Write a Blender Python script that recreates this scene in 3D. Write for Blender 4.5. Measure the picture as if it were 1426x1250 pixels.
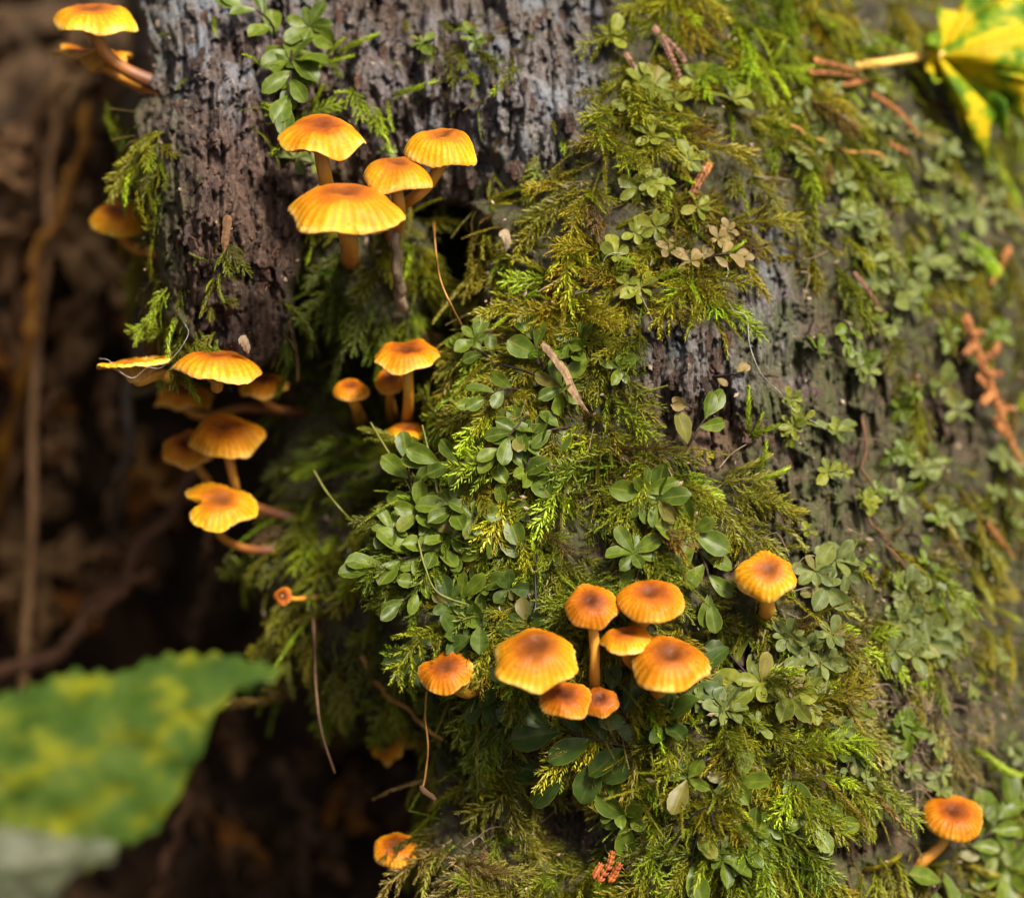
import bpy, math, random
import numpy as np
from mathutils import Vector, Matrix

random.seed(7)
rng = np.random.default_rng(11)
scene = bpy.context.scene
for o in list(bpy.data.objects):
    bpy.data.objects.remove(o)
C = scene.collection

# ------------------------------------------------------------------ camera
MM = 0.001
F = 0.52                                   # focus distance in metres
PITCH = math.radians(25)
RIGHT = np.array([1.0, 0, 0])
FWD = np.array([0, math.cos(PITCH), -math.sin(PITCH)])
UPV = np.array([0, math.sin(PITCH), math.cos(PITCH)])
ORG = np.array([0, 0, 0.16])               # focus point, 16 cm above the forest floor
CAM = ORG - FWD * F
cd = bpy.data.cameras.new('camera')
cam = bpy.data.objects.new('camera', cd)
C.objects.link(cam)
cam.location = CAM
cam.rotation_euler = (math.radians(90) - PITCH, 0, 0)
cd.lens = 100
cd.sensor_width = 36
cd.clip_start = 0.02
cd.clip_end = 200
cd.dof.use_dof = True
cd.dof.focus_distance = F - 0.011
cd.dof.aperture_fstop = 7.5
scene.camera = cam

# ------------------------------------------------------------------ world, sun, exposure
SUN_EL, SUN_AZ = math.radians(57), math.radians(133)   # azimuth: clockwise from +Y, so right and towards the camera
w = bpy.data.worlds.new('World')
scene.world = w
w.use_nodes = True
wn = w.node_tree.nodes
sky = wn.new('ShaderNodeTexSky')
sky.sky_type = 'NISHITA'
sky.sun_disc = False
sky.sun_elevation = SUN_EL
sky.sun_rotation = SUN_AZ
sky.dust_density = 8.0
sky.ozone_density = 0.3
sky.air_density = 0.6
w.node_tree.links.new(sky.outputs[0], wn['Background'].inputs[0])
wn['Background'].inputs[1].default_value = 0.06
sd = bpy.data.lights.new('sun', 'SUN')
sd.energy = 3.0
sd.angle = math.radians(12)
sd.color = (1.0, 0.93, 0.82)
sun = bpy.data.objects.new('sun', sd)
C.objects.link(sun)
tosun = Vector((math.sin(SUN_AZ) * math.cos(SUN_EL), math.cos(SUN_AZ) * math.cos(SUN_EL), math.sin(SUN_EL)))
sun.rotation_euler = tosun.to_track_quat('Z', 'Y').to_euler()
sun.location = (0.5, -0.5, 1.5)
scene.view_settings.view_transform = 'Standard'
scene.view_settings.look = 'None'
scene.view_settings.gamma = 1
scene.view_settings.exposure = 1.58


# ------------------------------------------------------------------ pixel -> place
def P(u, v, d):
    """place seen at photo pixel (u, v), d millimetres behind the focus plane"""
    u = np.asarray(u, float); v = np.asarray(v, float); d = np.asarray(d, float)
    t = F + d * MM
    x = (u - 713) / 713 * 0.18 * t
    y = -(v - 625) / 713 * 0.18 * t
    return CAM + t[..., None] * FWD + x[..., None] * RIGHT + y[..., None] * UPV


def pxm(d):
    return 0.18 / 713 * (F + d * MM)


# ------------------------------------------------------------------ noise
_tab = rng.random((256, 256))


def vn(x, y, seed=0):
    x = np.asarray(x, float) + seed * 17.31
    y = np.asarray(y, float) + seed * 9.77
    xi = np.floor(x).astype(int); yi = np.floor(y).astype(int)
    fx = x - xi; fy = y - yi
    fx = fx * fx * (3 - 2 * fx); fy = fy * fy * (3 - 2 * fy)
    a = _tab[xi & 255, yi & 255]; b = _tab[(xi + 1) & 255, yi & 255]
    c = _tab[xi & 255, (yi + 1) & 255]; d = _tab[(xi + 1) & 255, (yi + 1) & 255]
    return (a * (1 - fx) + b * fx) * (1 - fy) + (c * (1 - fx) + d * fx) * fy


def fbm(x, y, seed=0, octv=4):
    s = 0; a = 0.5
    for k in range(octv):
        s = s + a * (vn(x, y, seed + k * 3) - 0.5)
        x = x * 2.03; y = y * 2.03; a *= 0.5
    return s


def cell(x, y, seed=0):
    xi = np.floor(x).astype(int); yi = np.floor(y).astype(int)
    return _tab[(xi * 7 + seed * 13) & 255, (yi * 11 + xi * 3 + seed * 29) & 255]


def sdf(u, v, poly):
    """signed distance in pixels, positive inside"""
    p = np.array(poly, float)
    q = np.roll(p, -1, axis=0)
    best = np.full(u.shape, 1e9)
    inside = np.zeros(u.shape, bool)
    for (ax, ay), (bx, by) in zip(p, q):
        ex, ey = bx - ax, by - ay
        t = np.clip(((u - ax) * ex + (v - ay) * ey) / (ex * ex + ey * ey + 1e-9), 0, 1)
        best = np.minimum(best, (u - ax - ex * t) ** 2 + (v - ay - ey * t) ** 2)
        cond = (ay > v) != (by > v)
        inside ^= cond & (u < ex * (v - ay) / (ey + 1e-12) + ax)
    r = np.sqrt(best)
    return np.where(inside, r, -r)


class Field:
    """smooth depth from control points (u, v, value)"""
    def __init__(self, pts):
        p = np.array(pts, float)
        self.x = p[:, :2] / 100
        n = len(p)
        K = self.k(self.x, self.x) + np.eye(n) * 0.02
        A = np.block([[K, np.ones((n, 1)), self.x], [np.ones((1, n)), np.zeros((1, 3))], [self.x.T, np.zeros((2, 3))]])
        self.c = np.linalg.solve(A, np.concatenate([p[:, 2], np.zeros(3)]))

    @staticmethod
    def k(a, b):
        return np.sqrt(((a[:, None] - b[None]) ** 2).sum(-1))

    def __call__(self, u, v):
        sh = u.shape
        q = np.stack([u.ravel(), v.ravel()], -1) / 100
        r = self.c[-3] + q @ self.c[-2:]
        for i in range(len(self.x)):
            r = r + self.c[i] * np.sqrt(((q - self.x[i]) ** 2).sum(-1))
        return r.reshape(sh)


def blob(u, v, cu, cv, ru, rv):
    return np.exp(-(((u - cu) / ru) ** 2 + ((v - cv) / rv) ** 2))


# ------------------------------------------------------------------ the stump's relief
POLY_BARK = [(150, -900), (185, -200), (197, 25), (212, 110), (192, 160), (188, 210), (212, 290), (222, 380), (228, 440),
             (255, 480), (310, 500), (350, 508), (383, 490), (402, 440), (412, 380), (420, 330), (445, 300), (560, 292),
             (640, 288), (690, 300), (740, 285), (800, 280), (900, 240), (980, 60), (1000, -900)]
POLY_MASS = [(652, 280), (670, 380), (670, 445), (636, 500), (632, 580), (626, 660), (548, 720), (533, 800), (565, 890),
             (610, 970), (612, 1060), (600, 1180), (604, 1300), (560, 1700), (540, 2400), (3200, 2400), (3200, -900), (820, -900), (800, 180),
             (740, 270)]
POLY_CURT = [(395, 320), (420, 480), (392, 640), (375, 760), (383, 860), (398, 940), (440, 955), (480, 1000), (560, 975),
             (640, 1010), (760, 900), (760, 280), (430, 285)]
POLY_SHELF = [(428, 300), (612, 300), (600, 400), (575, 455), (520, 480), (470, 470), (440, 410)]
F_BARK = Field([(320, 300, -2), (320, 120, 4), (320, 25, 12), (320, -300, 50), (320, 460, 2), (520, 130, 8), (520, 30, 15), (520, 250, 13),
                (700, 120, 5), (760, 220, 2), (760, 30, 12), (640, 260, 14), (450, 220, 14), (240, 150, 8), (600, -300, 55), (900, -300, 60), (900, 100, 12), (900, -900, 120), (300, -900, 110)])
F_MASS = Field([(700, 350, 4), (700, 600, -7), (640, 560, 0), (900, 650, -12), (800, 450, -5), (1000, 400, -3), (1050, 550, -4), (1110, 480, 6), (900, 200, 4),
                (1150, 600, 10), (1250, 500, 26), (1400, 500, 52), (1000, 40, 20), (900, 60, 15), (1200, 100, 40), (1400, 100, 74), (1400, 1200, 32),
                (1250, 1180, 4), (1150, 900, -1), (1300, 850, 18), (1420, 850, 44), (950, 900, -10), (760, 900, -13), (800, 1100, -6), (640, 1120, 4), (1000, 1150, -14),
                (620, 800, -4), (1800, 600, 150), (2400, 600, 330), (1800, 1800, 90), (1000, 2400, -25), (1100, -300, 60), (1100, -900, 130), (3000, 2400, 260), (2400, -900, 380), (600, 2400, -5)])
F_CURT = Field([(440, 350, 40), (600, 420, 62), (560, 560, 58), (460, 560, 45), (420, 650, 42), (500, 650, 40), (430, 760, 30), (520, 800, 22), (420, 900, 30), (560, 920, 14), (650, 700, 20), (500, 960, 28)])
CUT = 118.0


def rnd_edge(s, R, slope=4.0):
    x = np.clip(1 - s / R, 0, 1)
    return R * 0.131 * (1 - np.sqrt(np.maximum(1 - x * x, 0))) + np.maximum(-s, 0) * slope


def bark_amt(u, v):
    """how far bare wood shows (1) instead of moss ground (0)"""
    m = np.zeros(u.shape)
    n = fbm(u / 70, v / 70, 5) * 60
    lobe = np.clip((sdf(u + n * .3, v + n * .3, [(150, -900), (192, 130), (205, 260), (232, 400), (290, 490), (352, 510), (390, 480), (412, 380), (430, 300), (560, 280), (660, 285), (720, 270), (790, 250), (840, 130), (845, -900)])) / 12 + .5, 0, 1)
    m = np.maximum(m, lobe)
    for cu, cv, ru, rv in ((955, 525, 105, 85), (1000, 610, 62, 60), (1065, 400, 50, 150), (1115, 610, 75, 230), (1010, 915, 60, 40), (800, 1130, 55, 70),
                           (1205, 1160, 60, 45), (1010, 790, 40, 30), (1250, 1010, 40, 60), (830, 390, 26, 45), (1180, 560, 60, 130), (1330, 560, 60, 90)):
        d = ((u + n - cu) / ru) ** 2 + ((v + n - cv) / rv) ** 2
        m = np.maximum(m, np.clip(1.6 - 1.3 * d, 0, 1))
    return m


def wood_relief(u, v):
    """fibrous, blocky rotten wood in millimetres (positive = proud)"""
    wu = u + fbm(u / 60, v / 130, 21) * 60 + fbm(u / 14, v / 34, 22) * 13
    wv = v + fbm(u / 45, v / 80, 23) * 70 + fbm(u / 8, v / 14, 24) * 34
    r = 0
    for k, (cw, ch, amp) in enumerate(((36, 120, 1.6), (16, 64, 1.1), (7.0, 30, .55))):
        x = wu / cw
        col = np.floor(x)
        y = wv / ch + _tab[col.astype(int) & 255, 3 + k * 9] * 7
        h = cell(x, y, 3 + k)
        fx = x - np.floor(x); fy = y - np.floor(y)
        ed = np.minimum(np.minimum(fx, 1 - fx) * cw, np.minimum(fy, 1 - fy) * ch)
        r = r + amp * (h - .5) * 1.6 - amp * .6 * np.exp(-ed / (1.2 + cw * .05)) * np.clip(2.2 * vn(u / 30, v / 45, 37 + k) - .3, 0, 1.3) + amp * .35 * (fy - .5)
    r = r + 0.7 * fbm(u / 5, v / 26, 31, 3) + 0.5 * fbm(u / 4.5, v / 5.5, 32, 2)
    pit = np.clip(vn(u / 17, v / 52, 41) - .70, 0, 1) * 10
    r = r * 1.55 + 4.5 * fbm(u / 34, v / 105, 33, 3) + 1.5 * fbm(u / 6, v / 15, 34, 2)
    crack = np.exp(-np.abs(fbm(u / 46, v / 260, 35, 2)) / .016) * 3.2 + np.exp(-np.abs(fbm(u / 24, v / 130, 36, 2)) / .014) * 1.4
    return r - pit * 1.3 - crack


def moss_relief(u, v):
    return 7.5 * fbm(u / 75, v / 75, 51, 3) + 2.8 * fbm(u / 16, v / 20, 52, 3) + 1.3 * fbm(u / 5, v / 7, 53, 2)


def D(u, v, fine=True):
    u = np.asarray(u, float); v = np.asarray(v, float)
    e1 = fbm(u / 40, v / 40, 61, 4) * 34
    sb = sdf(u, v, POLY_BARK) + e1 * .6
    sm = sdf(u, v, POLY_MASS) + e1
    sc = sdf(u, v, POLY_CURT) + e1
    ss = sdf(u, v, POLY_SHELF) + e1
    b = bark_amt(u, v)
    rel = b * (wood_relief(u, v) if fine else 0) + (1 - b) * (moss_relief(u, v) if fine else 6.5 * fbm(u / 75, v / 75, 51, 2))
    ribs = 2.5 * np.sin((u + fbm(u / 80, v / 200, 71) * 110) / 19) * np.clip(blob(u, v, 1110, 560, 80, 260), 0, 1)
    db = F_BARK(u, v) + rnd_edge(sb, 75) - 9 * blob(u, v, 320, 330, 75, 220)
    dm = F_MASS(u, v) + rnd_edge(sm, 70) + ribs
    dm = dm + 9 * blob(u, v, 800, 1140, 60, 70) + 6 * blob(u, v, 1010, 910, 60, 40) + 5 * blob(u, v, 985, 590, 50, 40) + 14 * blob(u, v, 640, 1030, 40, 60)
    dc = F_CURT(u, v) + rnd_edge(sc, 60)
    ds = 20 + rnd_edge(ss, 40)
    d = np.minimum(np.minimum(db, dm), np.minimum(dc, ds))
    return np.minimum(d - rel, CUT + 6)


def normals(u, v, h=5.0):
    a = P(u + h, v, D(u + h, v, False)) - P(u - h, v, D(u - h, v, False))
    b = P(u, v - h, D(u, v - h, False)) - P(u, v + h, D(u, v + h, False))
    n = np.cross(a, b)
    return n / (np.linalg.norm(n, axis=-1, keepdims=True) + 1e-12)


# ------------------------------------------------------------------ mesh helpers
def mesh_from(name, V, Fc, smooth=True, attrs=None):
    me = bpy.data.meshes.new(name)
    V = np.asarray(V, np.float32)
    me.vertices.add(len(V))
    me.vertices.foreach_set('co', V.ravel())
    if isinstance(Fc, np.ndarray):
        n, k = Fc.shape
        me.loops.add(n * k)
        me.loops.foreach_set('vertex_index', Fc.astype(np.int32).ravel())
        me.polygons.add(n)
        me.polygons.foreach_set('loop_start', np.arange(0, n * k, k, dtype=np.int32))
    else:
        me.clear_geometry()
        me.from_pydata([tuple(p) for p in V.tolist()], [], Fc)
    me.update(calc_edges=True)
    me.polygons.foreach_set('use_smooth', np.full(len(me.polygons), smooth))
    for an, (kind, val) in (attrs or {}).items():
        a = me.attributes.new(an, kind, 'POINT')
        if kind == 'FLOAT':
            a.data.foreach_set('value', np.asarray(val, np.float32).ravel())
        elif kind == 'FLOAT_COLOR':
            a.data.foreach_set('color', np.asarray(val, np.float32).ravel())
        else:
            a.data.foreach_set('vector', np.asarray(val, np.float32).ravel())
    me.validate()
    return me


def obj(name, me, mat=None, parent=None, label=None, cat=None, group=None, kind=None):
    o = bpy.data.objects.new(name, me)
    C.objects.link(o)
    if mat and me is not None and len(me.materials) == 0:
        me.materials.append(mat)
    if parent:
        o.parent = parent
    tag(o, label, cat, group, kind)
    return o


def tag(o, label=None, cat=None, group=None, kind=None):
    for k, x in (('label', label), ('category', cat), ('group', group), ('kind', kind)):
        if x:
            o[k] = x


def empty(name, loc, label=None, cat=None, group=None):
    o = bpy.data.objects.new(name, None)
    C.objects.link(o)
    o.location = loc
    o.empty_display_size = 0.005
    tag(o, label, cat, group)
    return o


def local(o, V):
    return np.asarray(V) - np.array(o.location)


def spline(pts, n):
    """Catmull-Rom through pts"""
    p = np.asarray(pts, float)
    if len(p) == 2:
        t = np.linspace(0, 1, n)[:, None]
        return p[0] * (1 - t) + p[1] * t
    p = np.vstack([2 * p[0] - p[1], p, 2 * p[-1] - p[-2]])
    out = []
    m = len(p) - 3
    for t in np.linspace(0, m - 1e-6, n):
        i = int(t); f = t - i
        a, b, c, d = p[i], p[i + 1], p[i + 2], p[i + 3]
        out.append(.5 * ((2 * b) + (c - a) * f + (2 * a - 5 * b + 4 * c - d) * f * f + (3 * b - a - 3 * c + d) * f ** 3))
    return np.array(out)


def tube(path, rad, seg=8, rough=0.0, seed=0, cap=True):
    path = np.asarray(path, float)
    n = len(path)
    rad = np.broadcast_to(np.asarray(rad, float), (n,)).copy()
    T = np.gradient(path, axis=0)
    T /= np.linalg.norm(T, axis=1, keepdims=True) + 1e-12
    ref = np.array([0.13, -0.9, 0.41]); N = []
    a = np.cross(T[0], ref); a /= np.linalg.norm(a)
    for t in T:
        a = a - t * a.dot(t); a = a / (np.linalg.norm(a) + 1e-12); N.append(a)
    N = np.array(N); B = np.cross(T, N)
    th = np.linspace(0, 2 * np.pi, seg, endpoint=False)
    R = np.repeat(rad[:, None], seg, 1)
    if rough:
        ii, jj = np.meshgrid(np.arange(n), np.arange(seg), indexing='ij')
        R = R * (1 + rough * (vn(ii * .45, jj * 1.1, seed) - .5) * 2)
    V = path[:, None] + R[..., None] * (np.cos(th)[None, :, None] * N[:, None] + np.sin(th)[None, :, None] * B[:, None])
    V = V.reshape(-1, 3)
    i, j = np.meshgrid(np.arange(n - 1), np.arange(seg), indexing='ij')
    j2 = (j + 1) % seg
    Q = np.stack([i * seg + j, i * seg + j2, (i + 1) * seg + j2, (i + 1) * seg + j], -1).reshape(-1, 4)
    t = np.repeat(np.linspace(0, 1, n), seg)
    if cap:
        V = np.vstack([V, path[0] - T[0] * rad[0] * .5, path[-1] + T[-1] * rad[-1] * .5])
        t = np.concatenate([t, [0, 1]])
        fl = Q.tolist()
        a0, a1 = n * seg, n * seg + 1
        for k in range(seg):
            fl.append([a0, (k + 1) % seg, k])
            fl.append([a1, (n - 1) * seg + k, (n - 1) * seg + (k + 1) % seg])
        return V, fl, t
    return V, Q, t


# ------------------------------------------------------------------ materials
def new_mat(name):
    m = bpy.data.materials.new(name)
    m.use_nodes = True
    nt = m.node_tree
    return m, nt, nt.nodes['Principled BSDF'], nt.nodes['Material Output']


class NT:
    def __init__(self, nt):
        self.nt = nt

    def n(self, typ, **kw):
        nd = self.nt.nodes.new(typ)
        for k, x in kw.items():
            if k.startswith('i_'):
                key = k[2:]
                nd.inputs[int(key) if key.isdigit() else key.replace('_', ' ')].default_value = x
            else:
                setattr(nd, k, x)
        return nd

    def l(self, a, b):
        self.nt.links.new(a, b)

    def noise(self, scale, detail=4, rough=.6, coord=None, vec=None):
        nd = self.n('ShaderNodeTexNoise')
        nd.inputs['Scale'].default_value = scale
        nd.inputs['Detail'].default_value = detail
        nd.inputs['Roughness'].default_value = rough
        if vec:
            self.l(vec, nd.inputs['Vector'])
        return nd.outputs['Fac']

    def coord(self, scale=(1, 1, 1)):
        tc = self.n('ShaderNodeTexCoord')
        mp = self.n('ShaderNodeMapping')
        mp.inputs['Scale'].default_value = scale
        self.l(tc.outputs['Object'], mp.inputs['Vector'])
        return mp.outputs[0]

    def ramp(self, fac, stops, interp='LINEAR'):
        nd = self.n('ShaderNodeValToRGB')
        nd.color_ramp.interpolation = interp
        el = nd.color_ramp.elements
        while len(el) < len(stops):
            el.new(.5)
        for e, (p, c) in zip(el, stops):
            e.position = p
            e.color = (*c, 1) if len(c) == 3 else c
        self.l(fac, nd.inputs[0])
        return nd.outputs[0]

    def mix(self, fac, a, b, mode='MIX'):
        nd = self.n('ShaderNodeMix', data_type='RGBA', blend_type=mode)
        for s, x in ((0, fac), (6, a), (7, b)):
            if hasattr(x, 'is_output'):
                self.l(x, nd.inputs[s])
            else:
                nd.inputs[s].default_value = x if s == 0 else ((*x, 1) if len(x) == 3 else x)
        return nd.outputs[2]

    def math(self, op, a, b=0.0, clamp=False):
        nd = self.n('ShaderNodeMath', operation=op)
        nd.use_clamp = clamp
        for s, x in ((0, a), (1, b)):
            if hasattr(x, 'is_output'):
                self.l(x, nd.inputs[s])
            else:
                nd.inputs[s].default_value = x
        return nd.outputs[0]

    def attr(self, name, typ='GEOMETRY'):
        return self.n('ShaderNodeAttribute', attribute_name=name, attribute_type=typ)

    def bump(self, h, strength, dist, bsdf):
        nd = self.n('ShaderNodeBump')
        nd.inputs['Strength'].default_value = strength
        nd.inputs['Distance'].default_value = dist
        self.l(h, nd.inputs['Height'])
        self.l(nd.outputs[0], bsdf.inputs['Normal'])


def leafy(name, col_fn, transl=.35, rough=.5, spec=.4):
    """leaf shader: principled front plus light let through"""
    m, nt, b, out = new_mat(name)
    T = NT(nt)
    col = col_fn(T)
    T.l(col, b.inputs['Base Color'])
    b.inputs['Roughness'].default_value = rough
    b.inputs['Specular IOR Level'].default_value = spec
    tr = T.n('ShaderNodeBsdfTranslucent')
    bright = T.mix(1.0, col, (1.2, 1.25, .7), 'MULTIPLY')
    T.l(bright, tr.inputs['Color'])
    mx = T.n('ShaderNodeMixShader', i_0=transl)
    T.l(b.outputs[0], mx.inputs[1]); T.l(tr.outputs[0], mx.inputs[2])
    T.l(mx.outputs[0], out.inputs['Surface'])
    return m


def simple_mat(name, c1, c2, scale=400, rough=.8, stretch=(1, 1, 1), bump=.4, bdist=.0004, spec=.2, k=.62):
    c1 = tuple(x * k for x in c1); c2 = tuple(x * k for x in c2)
    m, nt, b, out = new_mat(name)
    T = NT(nt)
    v = T.coord(stretch)
    n1 = T.noise(scale, 5, .65, vec=v)
    T.l(T.ramp(n1, [(.32, c1), (.68, c2)]), b.inputs['Base Color'])
    b.inputs['Roughness'].default_value = rough
    b.inputs['Specular IOR Level'].default_value = spec
    if bump:
        T.bump(T.noise(scale * 2.3, 4, .7, vec=v), bump, bdist, b)
    return m


def wood_mat():
    m, nt, b, out = new_mat('rotten_wood')
    T = NT(nt)
    vg = T.coord((1, 1, .22))
    vi = T.coord()
    big = T.noise(45, 5, .65, vec=vi)
    grain = T.noise(900, 6, .7, vec=vg)
    fine = T.noise(2200, 4, .7, vec=vi)
    brown = T.ramp(grain, [(.28, (.008, .004, .0025)), (.48, (.042, .022, .013)), (.62, (.10, .060, .038)), (.8, (.20, .13, .085))])
    grey = T.ramp(grain, [(.28, (.018, .014, .013)), (.48, (.095, .083, .080)), (.62, (.19, .175, .172)), (.8, (.31, .295, .29))])
    mask = T.attr('mask')
    sep = T.n('ShaderNodeSeparateColor')
    T.l(mask.outputs['Color'], sep.inputs[0])
    gfac = T.math('MULTIPLY', sep.outputs[0], T.ramp(big, [(.38, (.25,) * 3), (.6, (1,) * 3)]), True)
    c = T.mix(gfac, brown, grey)
    # orange chips and pale splinters
    chips = T.ramp(T.noise(420, 3, .6, vec=vg), [(.66, (0,) * 3), (.74, (1,) * 3)])
    c = T.mix(T.math('MULTIPLY', chips, .55), c, (.26, .13, .055))
    blue = T.ramp(T.noise(130, 4, .6, vec=vg), [(.5, (0,) * 3), (.68, (1,) * 3)])
    c = T.mix(T.math('MULTIPLY', T.math('MULTIPLY', blue, sep.outputs[0]), .7), c, (.17, .20, .235))
    red = T.ramp(grain, [(.3, (.022, .009, .006)), (.55, (.10, .048, .030)), (.8, (.22, .125, .08))])
    c = T.mix(sep.outputs[2], c, red)
    # algae and black stain
    an = T.ramp(T.noise(160, 5, .7, vec=vi), [(.36, (0,) * 3), (.6, (1,) * 3)])
    c = T.mix(T.math('MULTIPLY', T.math('MULTIPLY', an, sep.outputs[1]), .9, True), c, T.mix(fine, (.02, .03, .008), (.075, .088, .02)))
    st = T.ramp(T.noise(75, 4, .6, vec=vi), [(.6, (0,) * 3), (.72, (1,) * 3)])
    c = T.mix(T.math('MULTIPLY', st, .75), c, (.012, .011, .012))
    # humus under the moss
    al = mask.outputs['Alpha']
    hum = T.ramp(T.noise(230, 5, .7, vec=vi), [(.3, (.008, .006, .003)), (.46, (.035, .026, .010)), (.56, (.045, .05, .012)), (.66, (.075, .05, .022)), (.78, (.12, .085, .045))])
    c = T.mix(al, hum, c)
    T.l(c, b.inputs['Base Color'])
    T.l(T.ramp(fine, [(.3, (.45,) * 3), (.7, (.8,) * 3)]), b.inputs['Roughness'])
    b.inputs['Specular IOR Level'].default_value = .35
    hsum = T.math('ADD', T.math('MULTIPLY', grain, 1.0), T.math('MULTIPLY', fine, .5))
    T.bump(hsum, .9, .0008, b)
    return m


def moss_mat(name, src, fixed=None):
    def fn(T):
        t = T.attr('t').outputs['Fac']
        base = T.attr('col', 'INSTANCER').outputs['Color'] if src else None
        if fixed:
            rgb = T.n('ShaderNodeRGB'); rgb.outputs[0].default_value = (*fixed, 1); base = rgb.outputs[0]
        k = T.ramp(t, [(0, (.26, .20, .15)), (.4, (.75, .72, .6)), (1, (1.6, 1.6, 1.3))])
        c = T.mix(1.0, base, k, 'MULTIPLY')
        n = T.noise(700, 2, .5, vec=T.coord())
        return T.mix(1.0, c, T.ramp(n, [(.3, (.75, .7, .7)), (.7, (1.2, 1.2, 1.2))]), 'MULTIPLY')
    return leafy(name, fn, .38, .45, .35)


M_WOOD = wood_mat()
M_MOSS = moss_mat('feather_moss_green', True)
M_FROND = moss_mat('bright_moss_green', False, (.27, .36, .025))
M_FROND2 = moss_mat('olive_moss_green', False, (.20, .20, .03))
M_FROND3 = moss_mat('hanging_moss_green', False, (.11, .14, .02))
M_SOIL = simple_mat('dark_soil', (.02, .012, .006), (.13, .075, .036), 55, .95, bump=.8, bdist=.002)
M_FLOOR = simple_mat('forest_floor', (.012, .009, .006), (.05, .034, .02), 60, .95, bump=.8, bdist=.003)
# M_LOG = simple_mat('log_bark', (.02, .014, .01), (.08, .055, .04), 60, .9, (1, 1, 1), bump=.9, bdist=.003)


# ------------------------------------------------------------------ ground, bank, log overhead
def build_ground():
    n = 120
    t = np.linspace(-1, 1, n)
    xs = np.sign(t) * (np.abs(t) ** 3 * 40 + np.abs(t) * 1.5)
    X, Y = np.meshgrid(xs, xs, indexing='ij')
    r = np.hypot(X, Y)
    Z = fbm(X * 3, Y * 3, 2) * .05 * np.clip(r, .1, 1) - .012
    V = np.stack([X, Y, Z], -1).reshape(-1, 3)
    i, j = np.meshgrid(np.arange(n - 1), np.arange(n - 1), indexing='ij')
    Q = np.stack([i * n + j, (i + 1) * n + j, (i + 1) * n + j + 1, i * n + j + 1], -1).reshape(-1, 4)
    obj('forest_floor', mesh_from('forest_floor', V, Q), M_FLOOR, kind='structure', label='dark forest floor of soil and rotting litter', cat='ground')


def bank_depth(u, v):
    return 165 + fbm(u / 150, v / 150, 81, 4) * 70 - np.clip(-u - 60, 0, 900) * .28 + np.clip(300 - v, 0, 800) * .04 - np.clip(v - 1000, 0, 600) * .12


def build_bank():
    U = np.arange(-900, 760, 9.0); Vv = np.arange(-500, 1500, 9.0)
    u, v = np.meshgrid(U, Vv, indexing='ij')
    d = bank_depth(u, v) + fbm(u / 22, v / 22, 82, 3) * 14
    V = P(u, v, d).reshape(-1, 3)
    a, b = len(U), len(Vv)
    i, j = np.meshgrid(np.arange(a - 1), np.arange(b - 1), indexing='ij')
    Q = np.stack([i * b + j, i * b + j + 1, (i + 1) * b + j + 1, (i + 1) * b + j], -1).reshape(-1, 4)
    obj('soil_bank', mesh_from('soil_bank', V, Q), M_SOIL, kind='structure', label='dark shaded soil bank behind the stump', cat='bank')


build_ground()
build_bank()


# ------------------------------------------------------------------ stump
def build_stump():
    U = np.concatenate([np.linspace(-700, -20, 18)[:-1], np.arange(-20, 1446, 2.4), np.linspace(1446, 3000, 50)[1:]])
    Vv = np.concatenate([np.full(9, -230.0), np.linspace(-230, -24, 40)[:-1], np.arange(-24, 1276, 2.4), np.linspace(1276, 2300, 45)[1:]])
    u, v = np.meshgrid(U, Vv, indexing='ij')
    d = D(u, v)
    for q in range(9):                      # broken top of the stump, running back from its rim
        d[:, q] = np.minimum(d[:, 9] + (9 - q) * 9, CUT + 6)
        v[:, q] = -230 + (9 - q) * 6 * (vn(U / 40, U * 0 + q * .7, 88) - .45)
    V = P(u, v, d).reshape(-1, 3)
    a, b = len(U), len(Vv)
    i, j = np.meshgrid(np.arange(a - 1), np.arange(b - 1), indexing='ij')
    q = np.stack([i * b + j, i * b + j + 1, (i + 1) * b + j + 1, (i + 1) * b + j], -1).reshape(-1, 4)
    keep = (d.ravel()[q] < CUT).any(1)
    q = q[keep]
    used = np.unique(q)
    mp = np.full(len(V), -1); mp[used] = np.arange(len(used))
    bk = bark_amt(u, v)
    grey = np.clip(blob(u, v, 770, 140, 140, 180) * 1.5 + 1.3 * blob(u, v, 300, 60, 120, 110) + .45 * blob(u, v, 560, 110, 160, 100) + blob(u, v, 950, 510, 90, 60) + .9 * blob(u, v, 1065, 400, 50, 130), 0, 1)
    alg = np.clip(.22 + 1.1 * blob(u, v, 1120, 600, 90, 260) + .8 * blob(u, v, 740, 250, 60, 50) + .7 * blob(u, v, 230, 300, 50, 250) + .15 * blob(u, v, 1350, 500, 150, 400) - 1.0 * blob(u, v, 330, 230, 70, 260) - .5 * blob(u, v, 520, 130, 200, 80), 0, 1)
    red = np.clip(1.2 * blob(u, v, 1000, 615, 45, 45) + 1.0 * blob(u, v, 1205, 1170, 60, 50) + .35 * blob(u, v, 340, 230, 50, 80), 0, 1)
    mask = np.stack([grey, alg, red, bk], -1).reshape(-1, 4)[used]
    me = mesh_from('tree_stump', V[used], mp[q], True, {'mask': ('FLOAT_COLOR', mask)})
    o = obj('tree_stump', me, M_WOOD, label='rotting brown and grey tree stump covered in moss and orange mushrooms', cat='stump')
    return o


STUMP = build_stump()


def surf(u, v, lift=0.0):
    """place and outward normal on the stump under a pixel"""
    u = np.atleast_1d(np.asarray(u, float)); v = np.atleast_1d(np.asarray(v, float))
    d = D(u, v, False)
    p = P(u, v, d); n = normals(u, v)
    return p + n * lift * MM, n, d


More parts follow.
